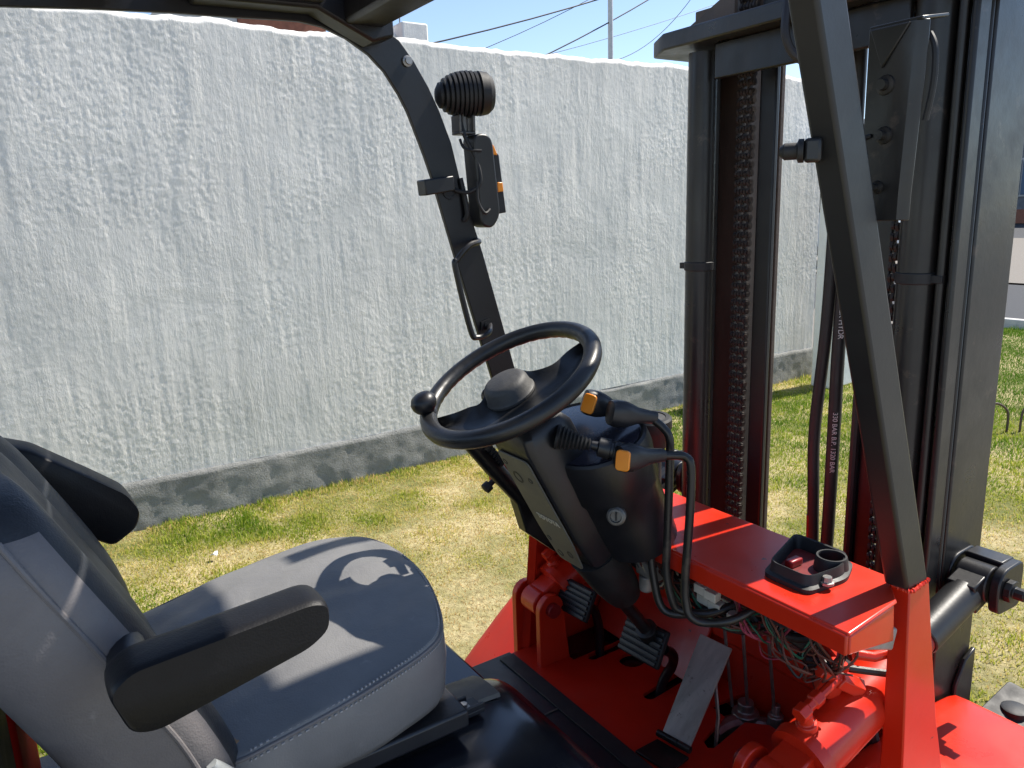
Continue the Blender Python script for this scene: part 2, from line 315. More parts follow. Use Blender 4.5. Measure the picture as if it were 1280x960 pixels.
# the strip beside the machine is scorched; greener towards the gate and the street
green = np.clip((P[:, 0] - 3.2) * .4, 0, 1) * np.clip((P[:, 1] - 1.0) * .6, 0, 1) + np.clip((P[:, 0] - 7.0) * .6, 0, 1)
nearwall = np.exp(-((P[:, 1] - 4.66) / .10) ** 2); scorch = np.exp(-((P[:, 0] - 1.95) / .7) ** 2 - ((P[:, 1] - 2.6) / .45) ** 2) + np.exp(-((P[:, 0] - 3.6) / 1.0) ** 2 - ((P[:, 1] - 1.1) / .8) ** 2)
D = (dry - .5) * 1.9 + (dry2 - .5) * 1.3 - green * .75 + scorch * .6 + .06 + .30 * np.exp(-((P[:, 1] - 4.45) / .22) ** 2) * (fbm(P[:, 0] * 2.2, P[:, 1] * 2, 260) - .35)
keep = rng.random(len(P)) < np.clip(1.0 - np.clip(D, -.3, 1) * .9, .22, 1); P, D, nearwall = P[keep], D[keep], nearwall[keep]
tint = np.clip(.46 + D * .55 + rng.normal(0, .15, len(P)) + nearwall * rng.normal(.05, .25, len(P)), 0, 1)
hgt = (.009 + .017 * rng.random(len(P))) * np.clip(1.15 - D * .7, .6, 1.6) * (.7 + 1.1 * np.clip(fbm(P[:, 0] * 9, P[:, 1] * 9, 270, 2) - .4, 0, 1) * 1.3) * (1 + nearwall * .7 * (fbm(P[:, 0] * 3, P[:, 1] * 0, 240) > .48))
g = blades('lawn_grass', P, hgt, .003 + .0035 * rng.random(len(P)), tint, .95); g['kind'] = 'stuff'
b = B()
for q in range(1):
    pts = [Vector((.72 + .03 * math.cos(t) * (.6 + .2 * math.sin(3 * t)), 4.02 + .016 * math.sin(t), .035 + .008 * math.sin(2 * t))) for t in np.linspace(0, 2 * math.pi, 11)[:-1]]
    b.prism(pts, (.002, .001, .006))
tag(build('paper_scrap', b, 'print_white', lift=False), 'small crumpled white paper scrap lying in the grass near the wall', 'litter')

# ---- gate post, hoops, car, far house, wires, pole
post = empty('gate_post', (6.57, 4.355, 0), 'square white painted gate post standing on the lawn past the wall end', 'post')

b = B(); b.box(6.335, 6.80, 4.25, 4.46, 0, 2.22); build('shaft', b, 'white_paint', post, lift=False, bevel=.015)
b = B(); b.box(6.30, 6.835, 4.215, 4.495, 2.222, 2.30); build('cap', b, 'white_paint', post, lift=False, bevel=.012)
b = B(); b.box(6.318, 6.3345, 4.26, 4.34, 1.16, 1.34); build('latch_plate', b, 'mast_steel', post, lift=False, bevel=.003)
def hoop(x, y, rz, lab):
    b = B(); c, s = math.cos(rz), math.sin(rz)
    b.tube([(x + c * t, y + s * t, z) for t, z in ((-.1, -.03), (-.1, .12), (-.075, .185), (0, .225), (.075, .185), (.1, .12), (.1, -.03))], .009, 8, 5)
    tag(build('garden_hoop', b, 'rusty_steel', lift=False), lab, 'edging hoop', 'wire hoops edging the lawn')
hoop(6.02, 2.655, -.58, 'rusty wire hoop on the lawn beside the right mast post')
hoop(6.27, 2.49, -.58, 'rusty wire hoop on the lawn at the right edge, in front of the other hoop')
# car in the street beyond the gate
M['car_paint'] = gen('car_white_paint', (.6, .62, .64), (.68, .7, .72), .12, .2, 3, coat=.6); M['car_glass'] = gen('car_glass', (.012, .016, .02), (.02, .025, .03), .05, .1, 3)
car = empty('parked_van', (19.1, 13.3, 0), 'tall white van parked in the street, glimpsed between wall end and gate post', 'van')
prof = [(0, .5), (0, 1.25), (.9, 1.38), (1.6, 2.12), (4.9, 2.16), (5.0, 1.9), (5.0, .5)]
b = B(); b.prism(rpoly([(18.2, 10.9 + y, z) for y, z in prof], .12, 4), (1.8, 0, 0)); build('body', b, 'car_paint', car, lift=False, bevel=.06, seg=3)
b = B(); b.box(18.22, 19.95, 10.85, 15.95, .28, .62); build('skirt', b, 'rubber', car, lift=False, bevel=.03)
for a0, a1 in ((1.05, 1.75), (1.85, 2.9), (3.0, 4.7)):
    b = B(); b.prism([(18.19, 10.9 + a0, 1.4), (18.19, 10.9 + a1, 1.4), (18.19, 10.9 + a1, 1.98), (18.19, 10.9 + max(a0, 1.5), 1.98 if a0 > 1.5 else 1.9)], (.03, 0, 0)); build('window', b, 'car_glass', car, lift=False)
for yy in (11.8, 14.9):
    b = B(); b.lathe((18.17, yy, .34), (1, 0, 0), [(0, .2), (.0, .3), (.02, .34), (.2, .34)], 28); wh = build('wheel', b, 'rubber', car, lift=False)
    b = B(); b.lathe((18.16, yy, .34), (1, 0, 0), [(0, .05), (.006, .17), (.012, .19)], 20); build('rim', b, 'steel', wh, lift=False)
# building over the road, seen past the right mast
M['brick'] = gen('brick_render', (.20, .075, .045), (.29, .11, .065), .8, .9, 14, bump=.3)
house = empty('street_house', (50, 20, 0), 'dark fronted house across the road with blue shutters and pale plinth', 'house')
M['house_wall'] = gen('house_dark_render', (.10, .105, .12), (.16, .165, .18), .8, .9, 3, bump=.2); M['blue_shutter'] = gen('blue_shutter', (.04, .08, .14), (.06, .11, .18), .5, .6, 6); M['house_trim'] = gen('house_trim', (.38, .38, .37), (.5, .49, .47), .7, .8, 6)
b = B(); b.box(48.5, 56, 0, 44, 0, 6.4); build('wall', b, 'house_wall', house, lift=False)
b = B(); b.box(48.1, 56.2, -.2, 44.2, 6.402, 6.7); build('roof_slab', b, 'house_trim', house, lift=False)
b = B(); b.box(48.3, 48.498, .1, 43.9, .03, .8); build('plinth', b, 'brick', house, lift=False)
for yy in (3, 8, 13, 18, 21.3, 25, 30, 36):
    b = B(); b.box(48.38, 48.497, yy - .9, yy + .9, 1.5, 3.6); wn = build('window', b, 'house_trim', house, lift=False, bevel=.01)
    for q in (-.42, .42):
        b = B(); b.box(48.32, 48.379, yy + q - .38, yy + q + .38, 1.6, 3.5); build('shutter', b, 'blue_shutter', wn, lift=False, bevel=.008)
# brick house + white rooftop block behind the wall
bh = empty('brick_house', (2.6, 8.8, 0), 'brick house whose top just shows over the wall under the guard beam', 'house')
b = B(); b.box(2.34, 3.24, 8.3, 9.6, 0, 3.99); build('wall', b, 'brick', bh, lift=False)
b = B(); b.box(1.75, 2.335, 8.32, 9.6, 0, 3.9); build('side_wall', b, 'house_trim', bh, lift=False)
b = B(); b.box(1.7, 3.28, 8.26, 9.66, 3.994, 4.06); build('coping', b, 'house_trim', bh, lift=False, bevel=.01)
rb = empty('rooftop_block', (4.29, 8.7, 0), 'white roughcast building corner rising over the wall next to the guard pillar', 'building')
b = B(); b.box(4.13, 4.455, 8.3, 9.3, 0, 3.83); build('wall', b, 'stucco', rb, lift=False, bevel=.02)
b = B(); b.box(3.86, 4.128, 8.45, 9.3, 0, 3.72); build('side_wall', b, 'white_paint', rb, lift=False, bevel=.02)
b = B(); b.tube([(4.15, 8.4, 3.8), (4.15, 8.4, 3.92), (4.08, 8.4, 3.95), (3.95, 8.4, 3.90)], .008, 6, 4); build('conduit', b, 'steel', rb, lift=False)
b = B(); b.lathe((13.79, 16, 0), (0, 0, 1), [(0, .075), (12, .055)], 16); pole = build('utility_pole', b, gen('galvanised_pole', (.42, .43, .44), (.55, .56, .57), .4, .55, 8), lift=False); tag(pole, 'slim grey metal utility pole rising behind the wall into the sky', 'pole')
M['cable'] = gen('cable_black', (.02, .02, .022), (.03, .03, .032), .5, .6, 20)
def cable(p, q, r, lab):
    p, q = Vector(p), Vector(q); b = B(); d = q - p; pts = [p + d * t + Vector((0, 0, .12 * (t * (t - 1)))) for t in np.linspace(-1.1, 3.0, 16)]
    b.tube(pts, r, 6); tag(build('power_line', b, 'cable'), lab, 'power line', 'overhead cables against the sky')
cable((9.03, 16, 3.713), (13.33, 16, 4.99), .017, 'thick black cable crossing the sky from the rooftop block, leftmost of the cables')
cable((10.155, 16, 3.669), (13.07, 16, 4.964), .008, 'thin cable crossing the leftmost thick cable at a steeper angle')
cable((11.89, 16, 3.661), (15.07, 16, 5.179), .017, 'thick black cable passing right behind the utility pole')
cable((12.37, 17, 3.79), (17.25, 17, 5.21), .007, 'thin faint cable passing low behind the utility pole')
cable((13.97, 16, 3.64), (14.90, 16, 4.02), .009, 'short visible thin cable between the pole and the mast cross plate')

# ================================================================== FORKLIFT
fk = empty('forklift', (.95, 1.025, 0), 'red and black forklift with grey driver seat, steering wheel and tall steel mast', 'forklift')
def sym(y): return 2.05 - y
V = Vector
# ---- overhead guard
inn = [(-1.3, .25), (-.5, .30), (.063, .332), (.184, .341), (.312, .348), (.399, .350), (.491, .354), (.535, .355), (.578, .35), (.626, .333), (.67, .307), (.702, .277), (.73, .236), (.748, .202), (.781, .116), (.797, .067), (.84, -.088), (.898, -.288), (.921, -.366), (.977, -.56), (1.02, -.70)]
out = [(-1.3, .40), (-.5, .44), (.06, .455), (.18, .462), (.30, .468), (.39, .47), (.47, .468), (.53, .462), (.60, .445), (.655, .412), (.708, .357), (.738, .339), (.769, .301), (.799, .253), (.821, .208), (.846, .144), (.868, .049), (.914, -.094), (.986, -.356), (1.045, -.56), (1.088, -.70)]
b = B(); rings = []
for (a, c), (d, e) in zip(inn, out):
    rings.append([(a, 1.5, c), (d, 1.5, e), (d, 1.56, e), (d - .012 * (d - a) / max(.05, math.hypot(d - a, e - c)), 1.56, e - .012), (a + (d - a) * .12, 1.512, c + (e - c) * .12), (a, 1.512, c)])
b.loft(rings); build('guard_pillar', b, 'black_paint', fk, 'curved black guard pillar on the far side', bevel=.003)
b = B(); r0 = [(1.0785, -.59), (1.064, -.55), (.787, .211), (.76, .29), (.70, .37), (.60, .42), (.45, .45), (-1.3, .42)]
rings = []
for i, (x, z) in enumerate(r0):
    p, q = V(r0[max(i - 1, 0)] + (0,)), V(r0[min(i + 1, len(r0) - 1)] + (0,)); t = (q - p).normalized(); nx_, nz_ = -t.y, t.x     # section normal to the run of the pillar
    f = V((-nx_, 0, -nz_)); c = V((x, .57, z)); dpt = .054
    rings.append([c + V((0, .036, 0)) + f * -.004, c, c + V((.0, .002, 0)) - f * -dpt * -1 if False else c + V((abs(nz_) * 0, 0, 0)) + V((-f.x, 0, -f.z)) * -dpt * (-1 if f.x < 0 else 1), c + V((0, .036, 0)) + V((-f.x, 0, -f.z)) * -dpt * (-1 if f.x < 0 else 1)])
rings[0] = [q + (q2 - q).normalized() * ((-.586 - q.z) / max(.2, (q2 - q).normalized().z)) for q, q2 in zip(rings[0], rings[1])]
b.loft(rings); build('guard_pillar', b, 'pillar_grey', fk, 'straight grey guard pillar on the near side, its foot red', bevel=.005, seg=3)
b = B(); b.box(.60, .68, .56, 1.50, .345, .43); build('guard_crossbar', b, 'black_paint', fk, bevel=.008)
for x in (.46, .30, .14, -.02, -.18, -.34, -.50, -.66):
    b = B(); b.box(x, x + .10, .58, 1.498, .375, .43); build('guard_crossbar', b, 'black_paint', fk, bevel=.006)
b = B(); b.prism([(.34, 1.44, .362), (.55, 1.44, .366), (.655, 1.44, .318), (.70, 1.44, .33), (.70, 1.44, .42), (.34, 1.44, .44)], (0, .058, 0)); build('guard_gusset', b, 'black_paint', fk, bevel=.006)
b = B(); b.lathe((.752, 1.499, .300), (0, -1, 0), [(0, .011), (.004, .011), (.005, .007), (.010, .007)], 14); build('bolt', b, 'steel', fk)
# work lamp and rear lamp on the far pillar
b = B(); o = V((.883, 1.5, .243)); ax = V((1, -.30, .05)).normalized()
prof = []
for i in range(9):
    t = -.055 + i * .0095; r = .047 * math.sqrt(max(.12, 1 - (t / .066) ** 2)); prof += [(t, r), (t + .0055, r + .001), (t + .006, r - .006), (t + .0092, r - .006)]
prof += [(.032, .046), (.050, .043), (.060, .035), (.064, .022), (.065, .0)]
b.lathe(o, ax, [(-.064, .0), (-.062, .014)] + prof, 36); wl = build('work_lamp', b, 'rubber', fk, 'round black ribbed work lamp', angle=25)
b = B(); b.box(.858, .864, 1.482, 1.518, .165, .20); b.box(.892, .898, 1.482, 1.518, .165, .20); b.box(.858, .898, 1.482, 1.518, .160, .166); b.lathe((.878, 1.5, .166), (0, 0, 1), [(0, .010), (.035, .009), (.04, .014)], 14); build('lamp_bracket', b, 'dull_steel', wl, bevel=.002)
b = B(); b.prism(rpoly([(.884, 1.47, .158), (.914, 1.47, .163), (.932, 1.47, .15), (.946, 1.47, -.01), (.925, 1.47, -.04), (.895, 1.47, -.032)], .016), (0, .05, 0)); sg = build('signal_lamp', b, 'pillar_grey', fk, 'slim grey signal lamp housing with orange lenses', bevel=.004)
b = B(); b.prism([(.926, 1.478, .142), (.952, 1.478, .118), (.966, 1.478, -.006), (.946, 1.478, -.008)], (0, .036, 0)); build('lens_frame', b, 'plastic', sg, bevel=.002)
b = B(); b.prism([(.925, 1.4765, .150), (.940, 1.4765, .136), (.948, 1.4765, .117), (.928, 1.4765, .118)], (0, .039, 0)); build('lens', b, 'orange', sg, bevel=.002)
b = B(); b.prism([(.944, 1.4765, .060), (.9585, 1.4765, .060), (.9605, 1.4765, .040), (.945, 1.4765, .038)], (0, .039, 0)); build('lens', b, 'orange', sg, bevel=.002)
b = B(); b.tube([(.866, 1.492, .185), (.872, 1.482, .15), (.892, 1.475, .105), (.895, 1.468, .06), (.872, 1.478, .04), (.846, 1.496, .045)], .0045, 8, 6); b.tube([(.862, 1.49, .15), (.868, 1.48, .13), (.90, 1.466, .125)], .003, 8, 5); b.tube([(.888, 1.47, .06), (.886, 1.466, .02), (.90, 1.463, -.005), (.916, 1.467, .002)], .0035, 8, 5); b.tube([(.862, 1.497, .07), (.872, 1.49, -.0), (.868, 1.498, -.02)], .006, 8, 5); build('lamp_cable', b, 'rubber', sg)
b = B(); b.lathe((.838, 1.4995, .045), (0, -1, 0), [(0, .020), (.002, .020), (.002, .013), (-.003, .012)], 20); build('grommet', b, 'rubber', fk)
b = B(); b.prism([(.757, 1.462, .066), (.827, 1.462, .074), (.830, 1.462, .043), (.760, 1.462, .034)], (0, .038, 0)); build('lamp_clamp', b, 'black_paint', fk, bevel=.003)
b = B(); b.tube([(.897, 1.499, -.065), (.885, 1.47, -.067), (.852, 1.455, -.073), (.822, 1.455, -.10), (.816, 1.455, -.12), (.846, 1.455, -.255), (.862, 1.455, -.274), (.895, 1.46, -.268), (.924, 1.499, -.258)], .0065, 10, 6); gh = build('grab_handle', b, 'black_paint', fk)
b = B(); b.obox((.91, 1.4965, -.255), (1, 0, .25), (0, 1, 0), (0, 0, 1), .012, .003, .010); b.lathe((.91, 1.4955, -.255), (0, -1, 0), [(0, .006), (.006, .006)], 8); build('mounting_tab', b, 'black_paint', gh)
# bolt stop and bracket channel of the near pillar
b = B(); b.lathe((.826, .607, .057), (-.55, .83, 0), [(0, .014), (.006, .014), (.008, .010), (.022, .010), (.028, .005)], 18); build('stop_bolt', b, 'rubber', fk)
b = B(); b.obox((.834, .600, .057), (-.55, .83, 0), (.83, .55, 0), (0, 0, 1), .010, .012, .014); build('stop_bracket', b, 'pillar_grey', fk, bevel=.004)
b = B(); yA, yB = .612, .543
yB = .545; sec = [(.955, yA), (.955, yB + .008), (.960, yB + .003), (.963, yB), (.9645, yB - .002), (.963, yB - .004), (.957, yB - .001), (.951, yB + .008), (.951, yA)]
b.loft([[(x, y if z > -.0 else y + (y - .60) * -.12, z) for x, y in sec] for z in (-.03, -.018, .0, .180, .196, .204)])
b.prism([(.9505, yA - .004, .202), (.9505, yB + .012, .202), (.9505, yB + .045, .155)], (-.004, 0, 0)); b.prism([(.952, yA, .203), (.952, yB, .203), (1.01, yB, .212), (1.01, yA, .212)], (0, 0, .004))
br = build('lamp_channel', b, 'mast_steel', fk, 'folded dark bracket channel beside the near pillar', bevel=.0015)
for y, z, r in ((.585, .135, .009), (.583, .075, .008), (.587, .012, .006)):
    b = B(); b.lathe((.951, y, z), (-1, 0, 0), [(0, r * 1.4), (.003, r * 1.3), (.004, r * .8), (.012, r * .7)], 12); build('bolt', b, 'mast_steel', br)
b = B(); b.tube([(.95, .60, .076), (.945, .61, .074), (.93, .64, .07)], .003, 6, 4); build('earth_wire', b, 'rubber', br); b = B(); b.tube([(.975, .548, .19), (.972, .538, .17), (.972, .537, .13), (.975, .545, .09)], .004, 8, 5); build('earth_wire', b, 'rubber', br)

# ---- mast
def mast_side(s, lab):
    y = lambda v: v if s > 0 else sym(v)
    def bx(b, x0, x1, y0, y1, z0, z1): b.box(x0, x1, min(y(y0), y(y1)), max(y(y0), y(y1)), z0, z1); return b
    b = B(); bx(b, 1.425, 1.565, 1.345, 1.36, -1.6, .33); bx(b, 1.425, 1.445, 1.29, 1.3445, -1.6, .33); bx(b, 1.545, 1.565, 1.29, 1.3445, -1.6, .33); build('outer_upright', b, 'mast_steel', fk, lab, bevel=.004, seg=3)
    b = B(); bx(b, 1.47, 1.485, 1.245, 1.325, -1.55, 1.5); bx(b, 1.485, 1.60, 1.272, 1.288, -1.55, 1.5); bx(b, 1.60, 1.615, 1.245, 1.32, -1.55, 1.5); build('inner_upright', b, 'rusty_steel', fk, bevel=.003)
    b = B(); bx(b, 1.455, 1.470, 1.146, 1.190, -1.5, .9); build('carriage_rail', b, 'black_paint', fk, bevel=.004)
    b = B(); b.lathe((1.38, y(1.286), -1.5), (0, 0, 1), [(0, .033), (1.825, .033)], 28); cy_ = build('lift_cylinder', b, 'mast_steel', fk)
    b = B(); b.lathe((1.38, y(1.286), -.155), (0, 0, 1), [(0, .0332), (.001, .0355), (.020, .0355), (.021, .0332)], 24); b.obox((1.375, y(1.286) + .04 * s, -.145), (1, 0, 0), (0, 1, 0), (0, 0, 1), .008, .012, .007)
    build('clamp_ring', b, 'rubber', cy_, bevel=.001)
    b = B(); yc = y(1.217)                                # leaf chain: alternating plates on pins
    for i in range(100):
        z = -1.45 + i * .0195; n = 5
        for q in range(n):
            if (q + i) % 2: continue
            yy = yc + (q - (n - 1) / 2) * .0086
            pl = [(1.445 + .0095 * rx, yy - .003, z + .0165 * rz) for rx, rz in ((.55, -1), (1, -.7), (1, -.42), (.55, 0), (1, .42), (1, .7), (.55, 1), (-.55, 1), (-1, .7), (-1, .42), (-.55, 0), (-1, -.42), (-1, -.7), (-.55, -1))]
            b.prism(pl, (0, .006, 0))
        b.obox((1.444, yc, z + .0098), (1, 0, 0), (0, 1, 0), (0, 0, 1), .0045, .0225, .0040)
    build('lift_chain', b, 'chain', fk, stuff=True)
mast_side(1, 'outer mast upright on the far side'); mast_side(-1, 'outer mast upright on the near side, broad grey steel face')
# cover strip with pipe on the near upright
b = B(); b.box(1.372, 1.4135, .693, .706, -1.2, .33); b.box(1.414, 1.424, .692, .705, -1.2, .33); build('cover_strip', b, 'mast_steel', fk, bevel=.006, seg=3)
b = B(); b.lathe((1.375, .7185, -1.2), (0, 0, 1), [(0, .0075), (1.55, .0075)], 12); build('hydraulic_pipe', b, 'mast_steel', fk)
b = B(); b.prism([(1.50, .6885, -1.2), (1.50, .6885, -.98), (1.53, .6885, -.93), (1.566, .6885, -.915), (1.566, .6885, -1.2)], (0, -.010, 0)); build('mast_doubler', b, 'mast_steel', fk, bevel=.003)
b = B(); b.prism([(1.31, .60, .335), (1.31, 1.344, .335), (1.36, 1.425, .335), (1.52, 1.425, .335), (1.52, .60, .335)], (0, 0, .036)); xb = build('mast_cross_plate', b, 'mast_steel', fk, 'thick cross plate tying the mast uprights', bevel=.004)
b = B(); b.box(1.358, 1.372, .80, 1.235, .262, .3345); build('web_plate', b, 'mast_steel', xb, bevel=.003)
b = B(); b.prism([(1.40, 1.405, .372), (1.40, 1.22, .45), (1.40, 1.22, .372)], (.012, 0, 0)); build('gusset', b, 'rusty_steel', xb, bevel=.002)
b = B(); b.tube([(1.30, 1.01, .42), (1.285, .995, .36), (1.27, .985, .30), (1.28, .97, .26), (1.30, .93, .23)], .008, 10, 6); build('hydraulic_hose', b, 'hose', fk)
b = B(); b.box(1.50, 1.53, .70, 1.35, 1.14, 1.50); build('added_shade_plate', b, 'mast_steel', fk, bevel=.004)  # unseen plate, added high on the mast to shade the backrest
b = B(); b.box(1.46, 1.475, .66, 1.39, .372, .44); build('top_tie', b, 'rusty_steel', xb, bevel=.003)
for i, pts in enumerate(([(1.47, 1.0, .6), (1.46, .990, .10), (1.462, .996, -.25), (1.463, 1.012, -.5), (1.46, 1.004, -.66), (1.455, .994, -.85), (1.45, .99, -1.3)], [(1.485, .975, .6), (1.475, .965, .1), (1.47, .970, -.28), (1.468, .968, -.5), (1.465, .966, -.7), (1.46, .965, -.95), (1.455, .955, -1.3)])):
    b = B(); b.tube(pts, .0128 if i == 0 else .0138, 14, 8); hs = build('hydraulic_hose', b, 'hose', fk)
    if i == 0:
        b = B(); b.lathe((1.46, 1.0028, -.70), (-.03, -.05, -1), [(0, .0135), (.16, .0135)], 14); build('red_sleeve', b, 'dark_red', hs)
    if i == 1: printed = hs
b = B(); b.lathe((1.30 + .15, .905, -1.3), (0, 0, 1), [(0, .010), (.95, .010)], 10); build('hydraulic_pipe', b, 'hose', fk)
# printed marks running down the hose
cu = bpy.data.curves.new('hose_marking', 'FONT')
def marking(txt, zt, parent, size=.0135):
    cu = bpy.data.curves.new('tmp', 'FONT'); cu.body = txt; cu.size = size; cu.extrude = .0002; cu.align_y = 'CENTER'; t = bpy.data.objects.new('tmp', cu); col.objects.link(t)
    dg = bpy.context.evaluated_depsgraph_get(); dg.update(); me = bpy.data.meshes.new_from_object(t.evaluated_get(dg)); bpy.data.objects.remove(t)
    me.materials.clear(); me.materials.append(M['print_white']); o = link('hose_marking', me, parent)
    return o
for txt, z0 in (('HY-POWER HYDR', -.165), ('330 BAR B.P. 1320 BAR', -.45)):
    o = marking(txt, z0, printed, .0155 if z0 > -.3 else .014)
    p = V((1.4705, .969, z0)) if z0 > -.3 else V((1.4675, .968, z0))
    xax = V((0, 0, -1)); zax = V((-.80, -.60, 0)); yax = zax.cross(xax)
    o.matrix_local = Matrix.Translation(p + V((0, 0, H)) + zax * .0148 - wloc(printed)) @ Matrix((xax, yax, zax)).transposed().to_4x4()

# ---- tilt cylinders
def tilt(yc, far):
    a = V((1.0, yc, -.955)) if far else V((.895, yc, -.890)); e = V((1.475, yc, -.722)); d = (e - a).normalized(); mx = M['red_paint']
    up = V((-d.z, 0, d.x)); b = B(); b.lathe(a + d * .055, d, [(0, .03), (.0, .054), (.02, .056), (.021, .050), (.27, .050), (.271, .054), (.285, .054), (.286, .03)], 32)
    t = build('tilt_cylinder', b, 'red_paint', fk)
    b = B(); b.lathe(a + V((0, -.03, 0)), (0, 1, 0), [(0, .032), (.06, .032)], 20); b.obox(a + d * .035, d, (0, 1, 0), up, .032, .029, .028); build('end_eye', b, 'red_paint', t, bevel=.004)
    for q in (-1, 1):
        c = a + V((0, q * .052, 0)); pl = [c + V((-.036, 0, -.215)), c + V((-.036, 0, 0))] + [c + V((.036 * -math.cos(u), 0, .036 * math.sin(u))) for u in np.linspace(.3, math.pi - .3, 9)] + [c + V((.036, 0, 0)), c + V((.06, 0, -.215))]
        b = B(); b.prism([p + V((0, -.009, 0)) for p in pl], (0, .018, 0)); build('clevis_lug', b, 'red_paint', t, bevel=.002)
    b = B(); b.lathe(a + V((0, -.075, 0)), (0, 1, 0), [(0, .018), (.15, .018)], 18); build('clevis_pin', b, 'dark_red', t, bevel=.001)
    b = B(); f = a + d * .085 + up * .049; b.lathe(f, up, [(0, .017), (.012, .017), (.013, .012), (.03, .012)], 14); b.lathe(f + up * .036 - V((0, .0, 0)) - d * .015, d, [(0, .011), (.0, .014), (.02, .014), (.021, .010), (.035, .010), (.036, .013), (.055, .013)], 6)
    b.tube([f + up * .036 + d * .035, f + up * .036 + d * .09, f + up * .038 + d * .11 + V((0, .004, 0)), f + up * .045 + d * .12 + V((0, .025, 0)), f + up * .055 + d * .13 + V((0, .06, 0))], .0075, 10, 5); build('port_fitting', b, 'red_paint', t, bevel=.0015)
    b = B(); r0 = a + d * (.34 if far else .385); b.lathe(r0, d, [(0, .028), (.018, .028), (.02, .024)], 20); build('wiper_seal', b, 'dark_red', t)
    b = B(); b.lathe(a + d * (.358 if far else .403), d, [(0, .030), (.002, .032), (.150, .032), (.152, .028)], 24); build('rod_sleeve', b, 'pillar_grey', t)
    # clevis on the mast
    c = e; b = B(); b.lathe(c + V((0, -.03, 0)), (0, 1, 0), [(0, .036), (.06, .036)], 24); b.obox(c - d * .03, d, (0, 1, 0), up, .03, .026, .03); build('rod_eye', b, 'black_paint', t, bevel=.003)
    for q in (-1, 1):
        b = B(); cc = c + V((0, q * .044, 0)); pl = [cc + V((-.030, 0, -.045)), cc + V((-.034, 0, .015)), cc + V((-.016, 0, .042)), cc + V((.06, 0, .045)), cc + V((.06, 0, -.05))]
        b.prism([p + V((0, -.009, 0)) for p in rpoly(pl, .02, 4)], (0, .018, 0)); build('mast_lug', b, 'black_paint', t, bevel=.003)
    b = B(); b.box(c.x + .015, c.x + .06, c.y - .0345, c.y + .0345, c.z + .030, c.z + .043); build('lug_bridge', b, 'black_paint', t, bevel=.003)
    b = B(); b.lathe(c + V((0, -.054, 0)), (0, -1, 0), [(0, .022), (.012, .022), (.013, .012), (.03, .012), (.031, .009), (.045, .009)], 10); build('pin_bolt', b, 'black_paint', t, bevel=.001)
tilt(1.45, True); tilt(.650, False)

# ---- red chassis
def polyfill(b, outer, holes, z, th):
    bm = bmesh.new(); es = []
    for lp in [outer] + holes:
        vs = [bm.verts.new((x, y, 0)) for x, y in lp]; es += [bm.edges.new((vs[i], vs[(i + 1) % len(vs)])) for i in range(len(vs))]
    bmesh.ops.triangle_fill(bm, use_beauty=True, use_dissolve=False, edges=es); bm.verts.index_update()
    top = [(v.co.x, v.co.y, z) for v in bm.verts]; fs = [[v.index for v in f.verts] for f in bm.faces]; n = len(top)
    b.add(top + [(x, y, z - th) for x, y, _ in top], fs + [[i + n for i in reversed(f)] for f in fs] + [[e.verts[0].index, e.verts[1].index, e.verts[1].index + n, e.verts[0].index + n] for e in bm.edges if len(e.link_faces) == 1]); bm.free()
def slot(p, q, r, k=6):
    p, q = V((*p, 0)), V((*q, 0)); a = math.atan2(q.y - p.y, q.x - p.x)
    return [(q.x + r * math.cos(a - 1.571 + t), q.y + r * math.sin(a - 1.571 + t)) for t in np.linspace(0, math.pi, k)] + [(p.x + r * math.cos(a + 1.571 + t), p.y + r * math.sin(a + 1.571 + t)) for t in np.linspace(0, math.pi, k)]
b = B(); polyfill(b, [(.937, .55), (1.31, .55), (1.31, 1.37), (1.05, 1.37), (1.05, 1.487), (.937, 1.487)],
    [slot((1.095, 1.352), (1.25, 1.352), .013), slot((1.10, 1.152), (1.27, 1.165), .014), slot((1.163, 1.283), (1.168, 1.283), .030, 9), slot((1.142, .864), (1.1425, .864), .011, 7),
     [(1.075, .953), (1.085, .945), (1.20, .962), (1.235, .925), (1.235, .62), (1.296, .62), (1.296, 1.03), (1.185, 1.045), (1.18, 1.0), (1.085, .975)]], -1.10, .010)
build('floor_plate', b, 'red_floor', fk, bevel=.0012)
b = B(); b.box(.55, 1.32, .5, 1.5, -1.50, -1.16); build('transmission_well', b, 'grease', fk)
b = B(); b.tube([(1.15, 1.0, -1.13), (1.2, .99, -1.12), (1.26, .95, -1.13)], .02, 10, 4); b.lathe((1.23, .985, -1.15), (0, 0, 1), [(0, .03), (.05, .03), (.055, .018), (.075, .018)], 12); b.lathe((1.262, .93, -1.15), (0, 0, 1), [(0, .018), (.06, .018), (.062, .010), (.085, .010)], 8); build('valve_block', b, 'steel', fk, bevel=.002)
b = B(); b.lathe((1.265, .83, -1.15), (-.3, 0, 1), [(0, .03), (.05, .034), (.065, .02)], 14); b.lathe((1.265, .76, -1.15), (-.3, 0, 1), [(0, .034), (.06, .038), (.075, .02)], 14); build('relief_valve', b, 'grease', fk, bevel=.002)
b = B(); b.prism([(1.285, 0, -1.40), (1.285, 0, -1.0), (1.277, 0, -.992), (1.268, 0, -.985), (1.262, 0, -.70), (1.112, 0, -.605), (1.112, 0, -.597), (1.275, 0, -.690), (1.30, 0, -.99), (1.30, 0, -1.40)], (0, .80, 0)); b.v = [v + V((0, .70, 0)) for v in b.v]; build('bulkhead', b, 'red_paint', fk, bevel=.002)
b = B(); b.prism([(1.20, 1.12, -1.098), (1.283, 1.12, -.93), (1.283, 1.48, -.93), (1.20, 1.48, -1.098)], (.012, 0, 0)); build('toe_board', b, 'red_floor', fk, bevel=.003)
